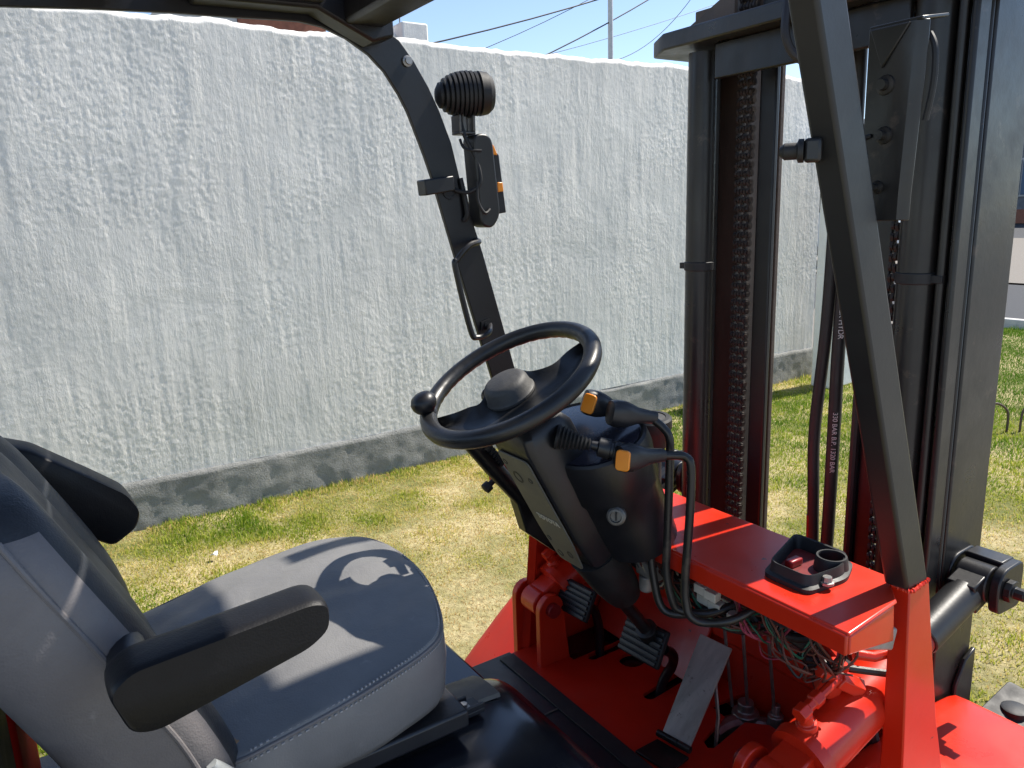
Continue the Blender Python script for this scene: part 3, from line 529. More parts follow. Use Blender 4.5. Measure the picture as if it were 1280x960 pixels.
# dash
b = B(); b.prism([(.908, .556, -.59), (.908, 1.50, -.59), (1.11, 1.50, -.59), (1.11, .62, -.59), (1.045, .568, -.59)], (0, 0, -.006)); b.box(.905, .912, .558, 1.50, -.626, -.5935); b.prism([(.9125, .557, -.5965), (1.043, .570, -.5965), (1.05, .570, -.66), (.9125, .557, -.626)], (0, .006, 0)); b.box(1.104, 1.11, .63, 1.5, -.625, -.5965); build('dash_panel', b, 'red_paint', fk, 'red dash top with folded lip', bevel=.003, seg=3)
b = B(); b.obox((1.035, .603, -.655), (1, -.15, -.3), (.15, 1, 0), (.3, 0, 1), .034, .024, .018); build('dash_bracket', b, 'zinc_box', fk, bevel=.004)
# near pillar foot: folded red post widening downwards
b = B(); rings = []
for z, x0, xc, x1, yl in ((-.588, 1.081, 1.079, 1.139, .600), (-.70, 1.088, 1.087, 1.165, .601), (-.87, 1.100, 1.101, 1.207, .604), (-1.0, 1.108, 1.110, 1.25, .610), (-1.35, 1.125, 1.13, 1.37, .62)):
    rings.append([(x0, yl, z), (xc, .568, z), (x1, .571, z), (x1, .579, z), (xc + .008, .577, z), (x0 + .009, yl + .002, z)])
b.loft(rings); pf = build('pillar_foot', b, 'red_paint', fk, bevel=.0025)
b = B(); wp_ = spline([V((1.082, .600, -.587)), V((1.080, .582, -.587)), V((1.082, .567, -.586)), V((1.112, .569, -.585)), V((1.136, .571, -.584))], 14); b.tube(wp_, [.0030 + .0012 * math.sin(i * 1.9) + .0006 * math.sin(i * 5.3) for i in range(len(wp_))], 7); build('weld_bead', b, 'red_paint', pf)
# far pillar foot: rear flange and inner web
b = B(); pr = [(1.012, -.62), (1.012, -.80), (1.000, -.92), (.985, -.99), (.974, -1.10)]
b.loft([[(x, 1.495, z), (x + .014 + (0.0 if z > -.95 else .004), 1.480, z), (x + .018, 1.482, z), (x + .006, 1.50, z)] for x, z in pr]); build('pillar_foot', b, 'red_paint', fk)
b = B(); b.prism([(1.028, 1.487, -.62), (1.025, 1.487, -.80), (1.012, 1.487, -.95), (.99, 1.487, -1.10), (.99, 1.487, -1.5), (1.31, 1.487, -1.5), (1.31, 1.487, -.62)], (0, .008, 0)); build('side_web', b, 'red_paint', fk)
# fenders
def fender(y0, y1, lab, prof=None):
    b = B(); prof = prof or [(1.50, -1.20), (1.505, -1.06), (1.495, -1.0), (1.47, -.985), (1.35, -.975), (1.2, -.975), (1.09, -.985), (1.02, -1.015), (.96, -1.065), (.90, -1.14), (.85, -1.24), (.82, -1.36)]
    P = spline([V((x, 0, z)) for x, z in prof], 4); rings = []
    for p in P: rings.append([V((p.x, y, p.z - (.010 if i in (0, 6) else .002 if i in (1, 5) else 0))) for i, y in enumerate(np.interp([0, .03, .1, .5, .9, .97, 1], [0, 1], [y0, y1]))])
    top = rings; bot = [[q + V((0, 0, -.006)) for q in reversed(r)] for r in rings]
    b.loft([t + u for t, u in zip(top, bot)]); return build('fender', b, 'red_paint', fk, lab, angle=50)
fender(1.497, 1.74, 'red fender on the far side', [(1.50, -1.25), (1.50, -1.09), (1.47, -1.055), (1.35, -1.045), (1.22, -1.05), (1.145, -1.075), (1.09, -1.112), (1.038, -1.155), (.94, -1.242), (.86, -1.33)]); fender(.32, .684, 'red fender on the near side')
b = B(); b.prism(rpoly([(1.555, .66, -1.05), (1.69, .66, -1.03), (1.69, .52, -1.05), (1.60, .52, -1.075)], .01, 3), (0, 0, -.10)); blk = build('axle_block', b, 'rubber', fk, bevel=.006)
b = B(); b.lathe((1.62, .615, -1.065), (0, 0, 1), [(0, .026), (.022, .026), (.024, .022)], 20); build('boss', b, 'rubber', blk)

# ---- hood, mat, steps
b = B(); b.box(.02, .605, 1.03, 1.50, -.93, -.80); b.box(.52, .60, .56, 1.498, -1.10, -.931); build('hood_panel', b, 'hood_paint', fk, bevel=.006)
b = B(); rings = []
ys = [1.026, 1.024, 1.018, 1.005, .985, .955, .93, .90, .86, .81, .76, .70, .64, .58, .54, .525]
zs = [-.86, -.80, -.772, -.757, -.748, -.744, -.744, -.745, -.747, -.750, -.755, -.766, -.786, -.820, -.88, -1.05]
for x, dz in ((-.5, 0), (.30, 0), (.46, -.001), (.54, -.004), (.575, -.010), (.60, -.020), (.617, -.036), (.628, -.07), (.632, -.13), (.632, -.25)):
    rings.append([(x + .03 * max(0, (.9 - y)) * (x > .4), y, max(z + dz, -1.1)) for y, z in zip(ys, zs)])
b.loft(rings, closed=False); hd = build('engine_hood', b, 'hood_paint', fk, angle=60, sub=1)
b = B(); rings = []
for x in np.linspace(-.1, .56, 12):
    rings.append([(x, y, z + (-.004 if x > .55 else 0)) for y, z in ((1.008, -.7545), (.985, -.7445), (.955, -.7405), (.925, -.7405), (.922, -.746))])
b.loft(rings, closed=False); build('dusty_trim', b, 'hood_dusty', hd)
b = B(); polyfill(b, [(.60, .56), (.935, .56), (.935, 1.487), (.60, 1.487)], [], -1.094, .006); mt = build('floor_mat', b, 'mat', fk, bevel=.002)
b = B(); b.box(.895, .936, .58, 1.47, -1.0935, -1.090); build('edge_strip', b, 'rubber', mt, bevel=.001)
b = B(); b.box(.62, .93, 1.228, 1.232, -1.0935, -1.0915); build('seam', b, 'hood_dusty', mt)
b = B(); b.prism([(.72, .50, -1.11), (.72, .555, -1.11), (1.2, .555, -1.11), (1.2, .50, -1.11)], (0, 0, -.4)); b.box(-1.2, 1.30, 1.10, 1.48, -1.45, -1.115); b.box(-1.2, .60, .52, 1.5, -1.5, -.94); build('chassis_frame', b, 'hood_paint', fk)
b = B(); b.box(-.9, -.070, 1.085, 1.5, -1.45, -.50); build('counterweight', b, 'red_matt', fk, bevel=.012, seg=3)
b = B(); b.box(-.9, -.076, .60, 1.08, -1.45, -.50); build('rear_cover', b, 'hub_plastic', fk, bevel=.012, seg=3)
b = B(); b.box(-.21, -.14, 1.37, 1.46, -1.2, .375); build('rear_guard_pillar', b, 'pillar_grey', fk, bevel=.008, seg=3)

# ---- seat
seat = empty('seat', (.28, 1.06, H - .72), parent=fk); seat.location = V((.28, 1.06, H - .72)) - fk.location
oc = [(.162, .845), (.272, .848), (.35, .857), (.414, .871), (.450, .897), (.479, .961), (.503, 1.055), (.508, 1.16), (.493, 1.243), (.458, 1.291), (.394, 1.322), (.323, 1.330), (.232, 1.322), (.143, 1.311), (.08, 1.29), (.045, 1.22), (.035, 1.07), (.045, .93), (.08, .862)]
sp = spline([V((x, y, 0)) for x, y in oc + [oc[0]]], 5)[:-1]; cen = V((.27, 1.085, 0))
def ring(s, z, dome=0):
    r = []
    for p in sp:
        q = cen + (p - cen) * s; q = V((q.x, q.y, z + dome * 0 + .030 * (q.x - .27) / .23 * (1 if z > -.66 else .3))); r.append(q)
    return r
rg = [ring(.93, -.700), ring(.975, -.698), ring(1.0, -.685), ring(1.018, -.655), ring(1.012, -.63), ring(1.002, -.612), ring(.992, -.6055), ring(.985, -.6035)]
for s in np.linspace(.97, .05, 16): rg.append(ring(s, -.6035 + .016 * (1 - s ** 3) - .012 * math.exp(-(s / .35) ** 2)))
b = B(); b.loft(rg); cu_ = build('seat_cushion', b, 'seat_vinyl', seat, angle=70)
# slightly wrinkled vinyl
me = cu_.data
for v in me.vertices:
    p = v.co; v.co.z += .0022 * math.sin(p.x * 34 + 3 * math.sin(p.y * 21)) * math.sin(p.y * 27 + 1.3) + (.0016 * math.sin(p.y * 60 + p.x * 25) if p.z < -.0 else 0)
b = B(); sm = ring(.9985, -.6085); b.tube(sm + [sm[0]], .0028, 8, caps=False); build('seam_piping', b, 'seat_side', cu_)
b = B()
st = spline([q + V((0, 0, 0)) for q in ring(1.006, -.6135)] , 5)
for i in range(0, int(len(st) * .36), 2): 
    p, q = st[i], st[min(i + 1, len(st) - 1)]; b.obox((p + q) / 2, q - p, (0, 0, 1), (q - p).cross(V((0, 0, 1))), (q - p).length * .45, .0011, .0012)
    p2 = cen + ((p + q) / 2 - cen) * .977; p2.z = p.z + .0105; b.obox(p2, q - p, (0, 0, 1), (q - p).cross(V((0, 0, 1))), (q - p).length * .42, .0011, .0012)
build('stitching', b, 'thread', cu_, stuff=True)
b = B(); b.box(-.02, .47, .862, 1.27, -.728, -.7005); build('seat_pan', b, 'plastic', seat, bevel=.004)
b = B(); b.box(.0, .16, .868, .90, -.69, -.615); build('wood_base', b, 'wood', seat, bevel=.003)
for yy in (.912, 1.235):
    b = B(); b.box(-.05, .515, yy - .017, yy + .017, -.742, -.735); b.box(-.05, .515, yy - .017, yy - .012, -.735, -.726); b.box(-.05, .50, yy + .012, yy + .017, -.735, -.726); rl = build('slide_rail', b, 'plastic', seat, bevel=.001)
    b = B(); b.lathe((.488, yy, -.7365), (0, 0, 1), [(0, .010), (.004, .010), (.0045, .006), (.010, .006)], 6); build('bolt', b, 'steel', rl)
b = B(); b.box(.05, .10, 1.30, 1.36, -.72, -.62); build('recline_box', b, 'plastic', seat, bevel=.005)
# backrest: sections from the cushion upwards
b = B(); rings = []; yc = 1.048
for z, xf, hw, side in ((-.66, .135, .215, 0), (-.60, .118, .235, 0), (-.54, .098, .243, 0), (-.48, .070, .245, 0), (-.42, .042, .243, 0), (-.36, .012, .240, 0), (-.32, -.008, .236, 0), (-.288, -.025, .224, 0), (-.265, -.040, .198, 0), (-.252, -.055, .160, 0), (-.246, -.072, .11, 0)):
    th = .13; f = lambda u, d: V((xf + d, yc + hw * u, z))
    fq = lambda u, d: V((xf + d * .45 - .012 - .02 * max(0, -.50 - z) / .1, yc + hw * u, z)); r = [f(-1, -.012), f(-.985, .004), f(-.94, .020), f(-.86, .031), f(-.77, .034), f(-.68, .024), f(-.61, .004), f(-.58, -.012), f(-.55, -.005), f(-.42, .0), f(-.2, -.006), f(0, -.008),
         f(.2, -.006), f(.42, .0), f(.55, -.005), f(.58, -.012), fq(.61, .004), fq(.68, .024), fq(.77, .034), fq(.86, .031), fq(.94, .020), fq(.985, .004), fq(1, -.012),
         f(1.0, -.05), f(.99, -.1), f(.9, -.125), f(.5, -.14), f(0, -.145), f(-.5, -.14), f(-.9, -.125), f(-.99, -.1), f(-1.0, -.05)]
    rings.append(r)
b.loft(rings); bk = build('backrest', b, 'seat_dark', seat, angle=80, sub=1)
me = bk.data; me.materials.append(M['seat_side']); me.materials.append(M['seat_vinyl'])
off = bk.location + seat.location + fk.location
for p in me.polygons:
    c = p.center + off
    if p.normal.y < -.62: p.material_index = 1
b = B()
for s in (-1, 1):
    b.tube([V((xf - .010, yc + s * hw * .58, z)) for z, xf, hw in ((-.60, .118, .235), (-.54, .098, .243), (-.48, .070, .245), (-.42, .042, .243), (-.36, .012, .240), (-.32, -.008, .236), (-.288, -.025, .224))], .0022, 8, 3)
build('crease_piping', b, 'seat_side', bk)
b = B(); b.tube([V((xf - .014, yc - hw * .992, z)) for z, xf, hw in ((-.63, .126, .227), (-.60, .118, .235), (-.54, .098, .243), (-.48, .070, .245), (-.42, .042, .243), (-.36, .012, .240), (-.32, -.008, .236), (-.288, -.025, .224))], .0032, 8, 3); build('edge_piping', b, 'seat_side', bk)
b = B(); b.tube([(.115, .815, -.59), (.128, .822, -.625), (.142, .83, -.66), (.15, .84, -.70)], [.006, .017, .014, .01], 12, 6); build('trim_flap', b, 'piping', bk)
def armrest(yn, yf, poly, lab):
    b = B(); P = [V((x, 0, z)) for x, z in poly]; P = rpoly(P, .011, 4); c = sum(P, V((0, 0, 0))) / len(P); rings = []
    for y, s in ((yn, .90), (yn + .003, .955), (yn + .009, .985), (yn + .02, 1.0), (yf - .02, 1.0), (yf - .009, .985), (yf - .003, .955), (yf, .90)):
        rings.append([V((c.x + (p.x - c.x) * (1 - (1 - s) * .25), y, c.z + (p.z - c.z) * s)) for p in P])
    b.loft(rings); return build('armrest', b, 'armrest', seat, lab, angle=50)
armrest(.700, .752, [(.022, -.404), (.042, -.387), (.214, -.374), (.229, -.381), (.228, -.409), (.206, -.424), (.058, -.457), (.036, -.450)], 'black armrest on the near side')
armrest(1.315, 1.385, [(-.06, -.300), (.0, -.325), (.079, -.390), (.118, -.425), (.134, -.460), (.124, -.486), (.088, -.508), (-.06, -.40)], 'black armrest on the far side, partly behind the backrest')
b = B(); b.lathe((.05, .80, -.43), (0, -1, 0), [(-.03, .02), (.05, .02)], 16); build('armrest_pivot', b, 'plastic', seat); b = B(); b.lathe((-.045, 1.29, -.345), (0, 1, 0), [(-.03, .02), (.04, .02)], 16); build('armrest_pivot', b, 'plastic', seat)

# ---- steering column
th = math.radians(28); N = V((-math.sin(th), 0, math.cos(th))); FB = V((math.cos(th), 0, math.sin(th))); C0 = V((.66, 1.02, -.27)); LY = V((0, 1, 0))
W = lambda f, y, h=0: C0 + FB * f + LY * y + N * h
sw = empty('steering_wheel', (0, 0, 0), parent=fk); sw.location = C0 + V((0, 0, H)) - fk.location
b = B(); R0, r0 = .1455, .0148; rings = []
for i in range(96):
    a = 2 * math.pi * i / 96; grip = 1 - .05 * (math.sin(a * 40) > .2) if (math.cos(a - 1.0) > -.1) else 1
    ring_ = []
    for j in range(14):
        q = 2 * math.pi * j / 14; rr = r0 * (grip if math.cos(q) < -.3 or math.sin(q) < -.3 else 1)
        ring_.append(W((R0 + rr * math.cos(q)) * math.cos(a), (R0 + rr * math.cos(q)) * math.sin(a), rr * math.sin(q) * .95))
    rings.append(ring_)
rings.append(rings[0]); b.loft(rings, caps=(False, False)); build('rim', b, 'wheel_rubber', sw, angle=60)
# spoke plate covering the near half
a0, a1 = math.atan2(.085, -.118), math.atan2(-.036, .14); a1 += 0; angs = np.linspace(a0, a1 + 2 * math.pi, 41) if False else np.linspace(a0, a0 + ((a1 - a0) % (2 * math.pi)), 41)
inner = spline([V((-.118, .085, 0)), V((-.09, .052, 0)), V((-.07, .036, 0)), V((-.055, .022, 0)), V((-.03, .036, 0)), V((.0, .047, 0)), V((.035, .03, 0)), V((.043, -.005, 0)), V((.068, -.032, 0)), V((.105, -.030, 0)), V((.14, -.036, 0))], 4)
rows = []
for i, p in enumerate(inner):
    a = angs[int(round(i * 40 / (len(inner) - 1)))]; o_ = V((.141 * math.cos(a), .141 * math.sin(a), 0)); row = []
    for t in np.linspace(0, 1, 9):
        q = p.lerp(o_, t); row.append(W(q.x, q.y, -.016 * math.sin(math.pi * min(1, t * 1.1)) - .004 - .006 * (1 - t)))
    rows.append(row)
b = B(); b.loft([r + [q - N * .006 for q in reversed(r)] for r in rows]); build('spoke_plate', b, 'wheel_rubber', sw, angle=50)
b = B(); b.lathe(W(-.008, 0, -.022), N, [(0, .043), (.004, .043), (.008, .040), (.022, .038), (.028, .034), (.031, .027), (.032, .0)], 36); build('hub_cap', b, 'hub_plastic', sw)
b = B(); b.lathe(W(-.117, .079, .002), N, [(0, .012), (.006, .011), (.009, .013), (.013, .018), (.020, .0215), (.029, .0215), (.036, .017), (.040, .009), (.041, 0)], 24); build('spinner_knob', b, 'black_paint', sw)
b = B(); b.lathe(W(-.003, 0, -.085), N, [(0, .026), (.05, .024), (.065, .03)], 24); build('column_shaft', b, 'plastic', sw)
colm = empty('steering_column', (0, 0, 0), parent=fk); colm.location = V((.72, 1.02, H - .5)) - fk.location
# cover: sections down the column axis
b = B(); rings = []
for h, fr, ff, w0, w1 in ((-.068, -.040, .020, .048, .052), (-.078, -.052, .035, .058, .060), (-.10, -.056, .045, .060, .062), (-.20, -.056, .05, .060, .064), (-.30, -.054, .05, .056, .060), (-.375, -.045, .05, .048, .052), (-.395, -.03, .045, .04, .042)):
    rings.append([W(f, y, h) for f, y in ((fr, -w0 * .86), (fr, 0), (fr, w0 * .86), (fr + .012, w0), (ff - .02, w1), (ff, w1 * .8), (ff, 0), (ff, -w1 * .8), (ff - .02, -w1), (fr + .012, -w0))])
b.loft(rings); build('column_cover', b, 'plastic', colm, angle=40, bevel=.003)
b = B(); pts = rpoly([W(-.0575, y, h) for y, h in ((-.046, -.112), (.046, -.112), (.048, -.30), (.036, -.372), (-.034, -.372), (-.046, -.30))], .012); b.prism(pts, -FB * .003); pn = build('column_panel', b, 'column_plastic', colm, 'dusty olive grey column panel facing the seat', bevel=.0012)
for y, h, r in ((.035, -.135, .006), (.018, -.165, .013), (-.022, -.160, .006), (.032, -.318, .006), (.020, -.352, .008), (-.016, -.340, .008)):
    b = B(); b.lathe(W(-.0606, y, h), -FB, [(-.001, r), (.0004, r), (.0005, r * .75), (-.0008, r * .6)], 14); build('screw_recess', b, 'rubber', pn)
cu2 = bpy.data.curves.new('tmp', 'FONT'); cu2.body = 'TOYOTA'; cu2.size = .0150; cu2.extrude = .0004; cu2.offset = .0006; cu2.align_x = 'CENTER'; t_ = bpy.data.objects.new('tmp', cu2); col.objects.link(t_)
dg = bpy.context.evaluated_depsgraph_get(); dg.update(); me = bpy.data.meshes.new_from_object(t_.evaluated_get(dg)); bpy.data.objects.remove(t_); me.materials.clear(); me.materials.append(M['print_dim'])
pn = pn if depth(pn) < 2 else pn.parent
o = link('lettering', me, pn); xx, zz = -LY, -FB; yy = zz.cross(xx)
o.matrix_local = Matrix.Translation(W(-.0611, -.006, -.262) + V((0, 0, H)) - wloc(pn)) @ Matrix((xx, yy, zz)).transposed().to_4x4()
# gauge pod: lofted drum, its round face tipped towards the driver
PA = V((-.40, -.03, .92)).normalized(); PX = V((.92, .0, .40)); PX = (PX - PA * PX.dot(PA)).normalized(); PY = PA.cross(PX); PC = V((.798, 1.0, -.378))
def pod(s, lx, ly, sh=0): return [PC + PA * s + PX * (sh + lx * math.copysign(abs(math.cos(q)) ** .85, math.cos(q))) + PY * (ly * math.copysign(abs(math.sin(q)) ** .85, math.sin(q))) for q in (2 * math.pi * i / 40 for i in range(40))]
b = B(); b.loft([pod(-.245, .060, .088, .016), pod(-.235, .072, .102, .012), pod(-.16, .077, .106, .004), pod(-.10, .080, .110, .001), pod(-.088, .085, .116), pod(-.02, .088, .120), pod(-.004, .086, .118), pod(.0, .083, .114), pod(-.004, .078, .109)]); pdo = build('instrument_pod', b, 'plastic', colm, angle=30)
b = B(); b.loft([pod(-.006, .0765, .1075), pod(-.0015, .0765, .1075), pod(-.001, .075, .106)]); build('gauge_face', b, 'gauge_glass', pdo)
b = B(); b.lathe(V((.795, .912, -.500)), (-.75, -.65, .12), [(0, .016), (.012, .016), (.014, .013), (.016, .013), (.0165, .010), (.012, .009)], 22); ks = build('key_switch', b, 'dull_steel', pdo)
b = B(); b.obox(V((.795, .912, -.500)) + V((-.75, -.65, .12)).normalized() * .013, (0, 0, 1), (.65, -.75, 0), (.75, .65, -.1), .007, .0015, .0012); build('key_slot', b, 'rubber', ks)
# stalk with bellows on the near side, small one on the far side
b = B(); o_ = W(.0, -.062, -.10); dd = (V((.765, .905, -.377)) - o_).normalized(); pr = [(0, .020)]
for i in range(9): r = .021 - i * .0013; pr += [(.004 + i * .0062, r), (.007 + i * .0062, r - .0045)]
b.lathe(o_, dd, pr, 20); bl = build('stalk_bellows', b, 'rubber', colm)
b = B(); b.lathe(o_ + dd * .058, dd, [(0, .007), (.01, .008), (.012, .0155), (.03, .0165), (.031, .014), (.035, .014), (.036, .0165), (.052, .0155), (.055, .010)], 18); build('stalk_knob', b, 'plastic', bl)
b = B(); b.lathe(W(-.01, .06, -.045), (.12, 1, .08), [(-.03, .006), (0, .007), (.002, .013), (.03, .015), (.036, .008)], 14); build('stalk_knob', b, 'plastic', colm)
# lower column: shaft, boot, brackets
b = B(); b.tube([(.83, 1.02, -.61), (.88, 1.03, -.68), (.93, 1.05, -.74)], [.05, .044, .036], 16, 5); build('column_boot', b, 'rubber', colm)
b = B(); b.lathe((.90, 1.10, -.70), (.62, .10, -.78), [(0, .014), (.26, .014), (.262, .024), (.30, .024), (.302, .016), (.36, .016)], 14); build('steering_shaft', b, 'mast_steel', colm, bevel=.001)
b = B(); b.box(.935, .975, .965, 1.02, -.690, -.660); b.lathe((.945, 1.0, -.690), (0, 0, -1), [(0, .015), (.03, .014), (.034, .008)], 14); build('junction_box', b, 'zinc_box', colm, bevel=.003)
# parking brake lever on the far side
pb = empty('brake_lever', (0, 0, 0), parent=fk); pb.location = V((.75, 1.19, H - .5)) - fk.location
b = B(); A0, A1 = V((.655, 1.19, -.385)), V((.80, 1.20, -.565)); b.tube([A0, A0.lerp(A1, .5), A1], [.016, .018, .016], 12); build('lever', b, 'black_paint', pb)
b = B()
for i in range(7): p = A0.lerp(A1, .28 + i * .04) + V((.012, -.010, .010)); b.obox(p, (1, 0, -1.2), (0, 1, 0), (1.2, 0, 1), .0028, .009, .007)
build('grip_ribs', b, 'rubber', pb)
b = B(); b.prism([(.80, 1.19, -.52), (.85, 1.19, -.53), (.88, 1.19, -.70), (.80, 1.19, -.63), (.78, 1.19, -.56)], (0, .03, 0)); build('lever_plate', b, 'black_paint', pb, bevel=.003)
b = B(); b.lathe((.80, 1.188, -.545), (0, -1, 0), [(0, .012), (.01, .012), (.011, .007), (.016, .007)], 12); build('pivot_bolt', b, 'steel', pb)
b = B(); b.prism([(.76, 1.23, -.485), (.80, 1.23, -.50), (.82, 1.23, -.56), (.765, 1.23, -.535)], (0, .04, 0)); lk = build('lever_lock', b, 'red_paint', pb, bevel=.003)
b = B(); b.lathe((.755, 1.25, -.535), (-.8, 0, -.5), [(-.02, .005), (0, .006), (.001, .011), (.014, .011), (.016, .006)], 12); build('knob', b, 'rubber', lk)

# ---- control levers
def lever(kp, kd, rodpts, lens, lab, lensdir=None):
    t = empty('control_lever', (0, 0, 0), parent=fk); t.location = V(rodpts[-1]) + V((0, 0, H)) - fk.location; t['label'] = lab
    b = B(); b.tube(rodpts, .0072, 12, 7); build('rod', b, 'mast_steel', t)
    kp = V(kp); kd = V(kd).normalized(); b = B(); u = kd.cross(V((0, 0, 1))).normalized(); w_ = u.cross(kd); rings = []
    for d, a, c in ((-.030, .009, .014), (-.028, .016, .020), (-.020, .0185, .0225), (-.004, .0185, .0225), (.006, .017, .020), (.022, .013, .014), (.045, .0105, .011), (.056, .010, .0105)):
        rings.append([kp + kd * d + u * a * math.copysign(abs(math.cos(q)) ** .8, math.cos(q)) + w_ * c * math.copysign(abs(math.sin(q)) ** .8, math.sin(q)) for q in (2 * math.pi * i / 20 for i in range(20))])
    b.loft(rings); kn = build('knob', b, 'plastic', t, angle=50)
    if lens:
        fn = V((-.84, -.50, .10)); fn = (fn - w_ * fn.dot(w_)).normalized(); ft = w_.cross(fn); o_ = kp - kd * .013 + fn * .0175      # button face set askew, towards the driver
        b = B(); pl = rpoly([o_ + ft * (s * .0115) + w_ * (q * .0165) for s, q in ((-1, -1), (1, -1), (1, 1), (-1, 1))], .007, 4); b.prism(pl, fn * .006); build('orange_pad', b, 'orange', kn, bevel=.0015)
lever((.792, .868, -.388), (1, -.16, -.10), [(.84, .861, -.394), (.868, .852, -.397), (.884, .845, -.402), (.889, .838, -.42), (.887, .837, -.50), (.885, .843, -.62), (.885, .840, -.66), (.888, .832, -.682), (.905, .815, -.692), (.93, .78, -.68), (.97, .76, -.66)], True, 'near control lever with an orange pad, lowest of the three knobs')
lever((.824, .924, -.335), (1, -.30, -.22), [(.868, .911, -.346), (.882, .897, -.362), (.889, .888, -.38), (.889, .886, -.42), (.887, .887, -.55), (.886, .888, -.62), (.89, .878, -.67), (.90, .868, -.69), (.93, .83, -.69), (.98, .80, -.67)], False, 'middle control lever with a plain black knob')
lever((.818, .982, -.329), (1, -.40, -.35), [(.86, .963, -.352), (.875, .945, -.372), (.885, .934, -.395), (.885, .930, -.44), (.885, .930, -.55), (.886, .920, -.64), (.892, .90, -.70), (.92, .86, -.70), (.98, .83, -.68)], True, 'far control lever with an orange pad behind the plain knob')
# brake fluid reservoir behind the levers
b = B(); b.lathe((1.05, 1.095, -.475), (-.1, -.05, 1), [(0, .03), (.03, .034), (.04, .040), (.058, .040), (.062, .036), (.0625, .028), (.058, .027)], 28); rs_ = build('fluid_reservoir', b, 'rubber', fk)
b = B(); b.lathe((1.0445, 1.092, -.4165), (-.1, -.05, 1), [(0, .0265), (.002, .0265)], 24); build('cap_disc', b, 'hub_plastic', rs_)
b = B(); b.lathe((1.05, 1.095, -.60), (0, 0, 1), [(0, .018), (.13, .018)], 12); build('neck', b, 'rubber', rs_)
# ---- tray on the dash
tray = empty('dash_tray', (1.02, .725, H - .59), parent=fk); tray.location = V((1.02, .725, H - .59)) - fk.location
q4 = lambda pts, z, r=.016: [V((p.x, p.y, z)) for p in rpoly([V((x, y, 0)) for x, y in pts], r, 5)]
o1 = [(.953, .655), (.953, .740), (1.096, .790), (1.096, .672), (1.04, .646)]
sc_ = lambda pts, s, c=(1.022, .708): [(c[0] + (x - c[0]) * s, c[1] + (y - c[1]) * s) for x, y in pts]
b = B(); b.loft([q4(o1, -.5895), q4(o1, -.583), q4(sc_(o1, .90), -.5805), q4(sc_(o1, .885), -.578), q4(sc_(o1, .865), -.5665), q4(sc_(o1, .85), -.564), q4(sc_(o1, .81), -.565), q4(sc_(o1, .80), -.568), q4(sc_(o1, .76), -.5865)], caps=(True, False)); build('tray_shell', b, 'rubber', tray, angle=40)
b = B(); b.loft([q4(sc_(o1, .755), -.5862), q4(sc_(o1, .70), -.5860)]); build('tray_floor', b, 'red_chip', tray)
b = B(); b.lathe((1.052, .684, -.587), (0, 0, 1), [(0, .0), (.001, .0195), (.020, .0205), (.022, .0200), (.025, .0205), (.025, .0235), (.022, .0245), (0, .0275)], 28); build('cup_holder', b, 'rubber', tray)
b = B(); b.box(1.0, 1.03, .72, .735, -.586, -.573); build('switch', b, 'dark_red', tray, bevel=.003)
b = B(); b.lathe((.995, .652, -.581), (0, 0, 1), [(0, .011), (.004, .011), (.0045, .008), (.012, .007)], 8); build('thumb_screw', b, 'steel', tray)
# ---- pedals
def pedal(c, hx, hy, arm, lab):
    t = empty('pedal', (0, 0, 0), parent=fk); c = V(c); t.location = c + V((0, 0, H)) - fk.location; t['label'] = lab
    n = V((-.88, .02, .47)).normalized(); y = (LY + V((.10, 0, -.12))).normalized(); y = (y - n * y.dot(n)).normalized(); x = y.cross(n)
    b = B(); b.obox(c, x, y, n, hx, hy, .007); pdl = build('pad', b, 'rubber', t, bevel=.004, seg=3)
    for i in range(6):
        b = B(); b.obox(c + n * .0085 + x * (hx * (-.80 + i * .32)), x, y, n, hx * .11, hy * .94, .0032); build('tread_rib', b, 'pillar_grey', pdl, bevel=.0012)
    b = B(); p = [V(q) for q in arm]; w_ = [V((0, .010, 0))] * len(p)
    rings = []
    for i, q in enumerate(spline(p, 5)):
        rings.append(q)
    b.tube(rings, .0115, 8); build('arm', b, 'black_paint', t, angle=50)
pedal((1.055, 1.362, -.934), .039, .058, [(1.075, 1.345, -.945), (1.10, 1.345, -.975), (1.115, 1.348, -1.03), (1.118, 1.35, -1.09), (1.125, 1.352, -1.15)], 'ribbed rubber pedal, left of the two')
pedal((1.070, 1.140, -.943), .042, .062, [(1.095, 1.10, -.955), (1.13, 1.11, -.985), (1.15, 1.13, -1.03), (1.14, 1.15, -1.08), (1.125, 1.155, -1.15)], 'ribbed rubber pedal, right of the two')
ap = empty('accelerator_pedal', (1.1, 1.0, H - 1.08), parent=fk); ap.location = V((1.1, 1.0, H - 1.08)) - fk.location; ap['label'] = 'worn bare metal accelerator pedal on a hinge'
A, Bq, Cq, Dq = V((1.008, 1.019, -1.078)), V((1.020, .953, -1.078)), V((1.184, .990, -.93)), V((1.175, 1.071, -.93)); n = (Bq - A).cross(Dq - A).normalized()
b = B(); b.loft([[A.lerp(Dq, t) + n * 0, Bq.lerp(Cq, t), Bq.lerp(Cq, t) - n * .006, A.lerp(Dq, t) - n * .006] for t in np.linspace(0, 1, 8)]); build('plate', b, 'worn_metal', ap, bevel=.0015)
b = B(); hd_ = (Bq - A).normalized(); b.lathe(A - hd_ * .006 - V((.004, 0, -.002)), hd_, [(0, .0075), (.026, .0075), (.0262, .006), (.027, .006), (.0272, .0075), (.05, .0075), (.0502, .006), (.051, .006), (.0512, .0075), (.08, .0075)], 12); build('hinge', b, 'mast_steel', ap)
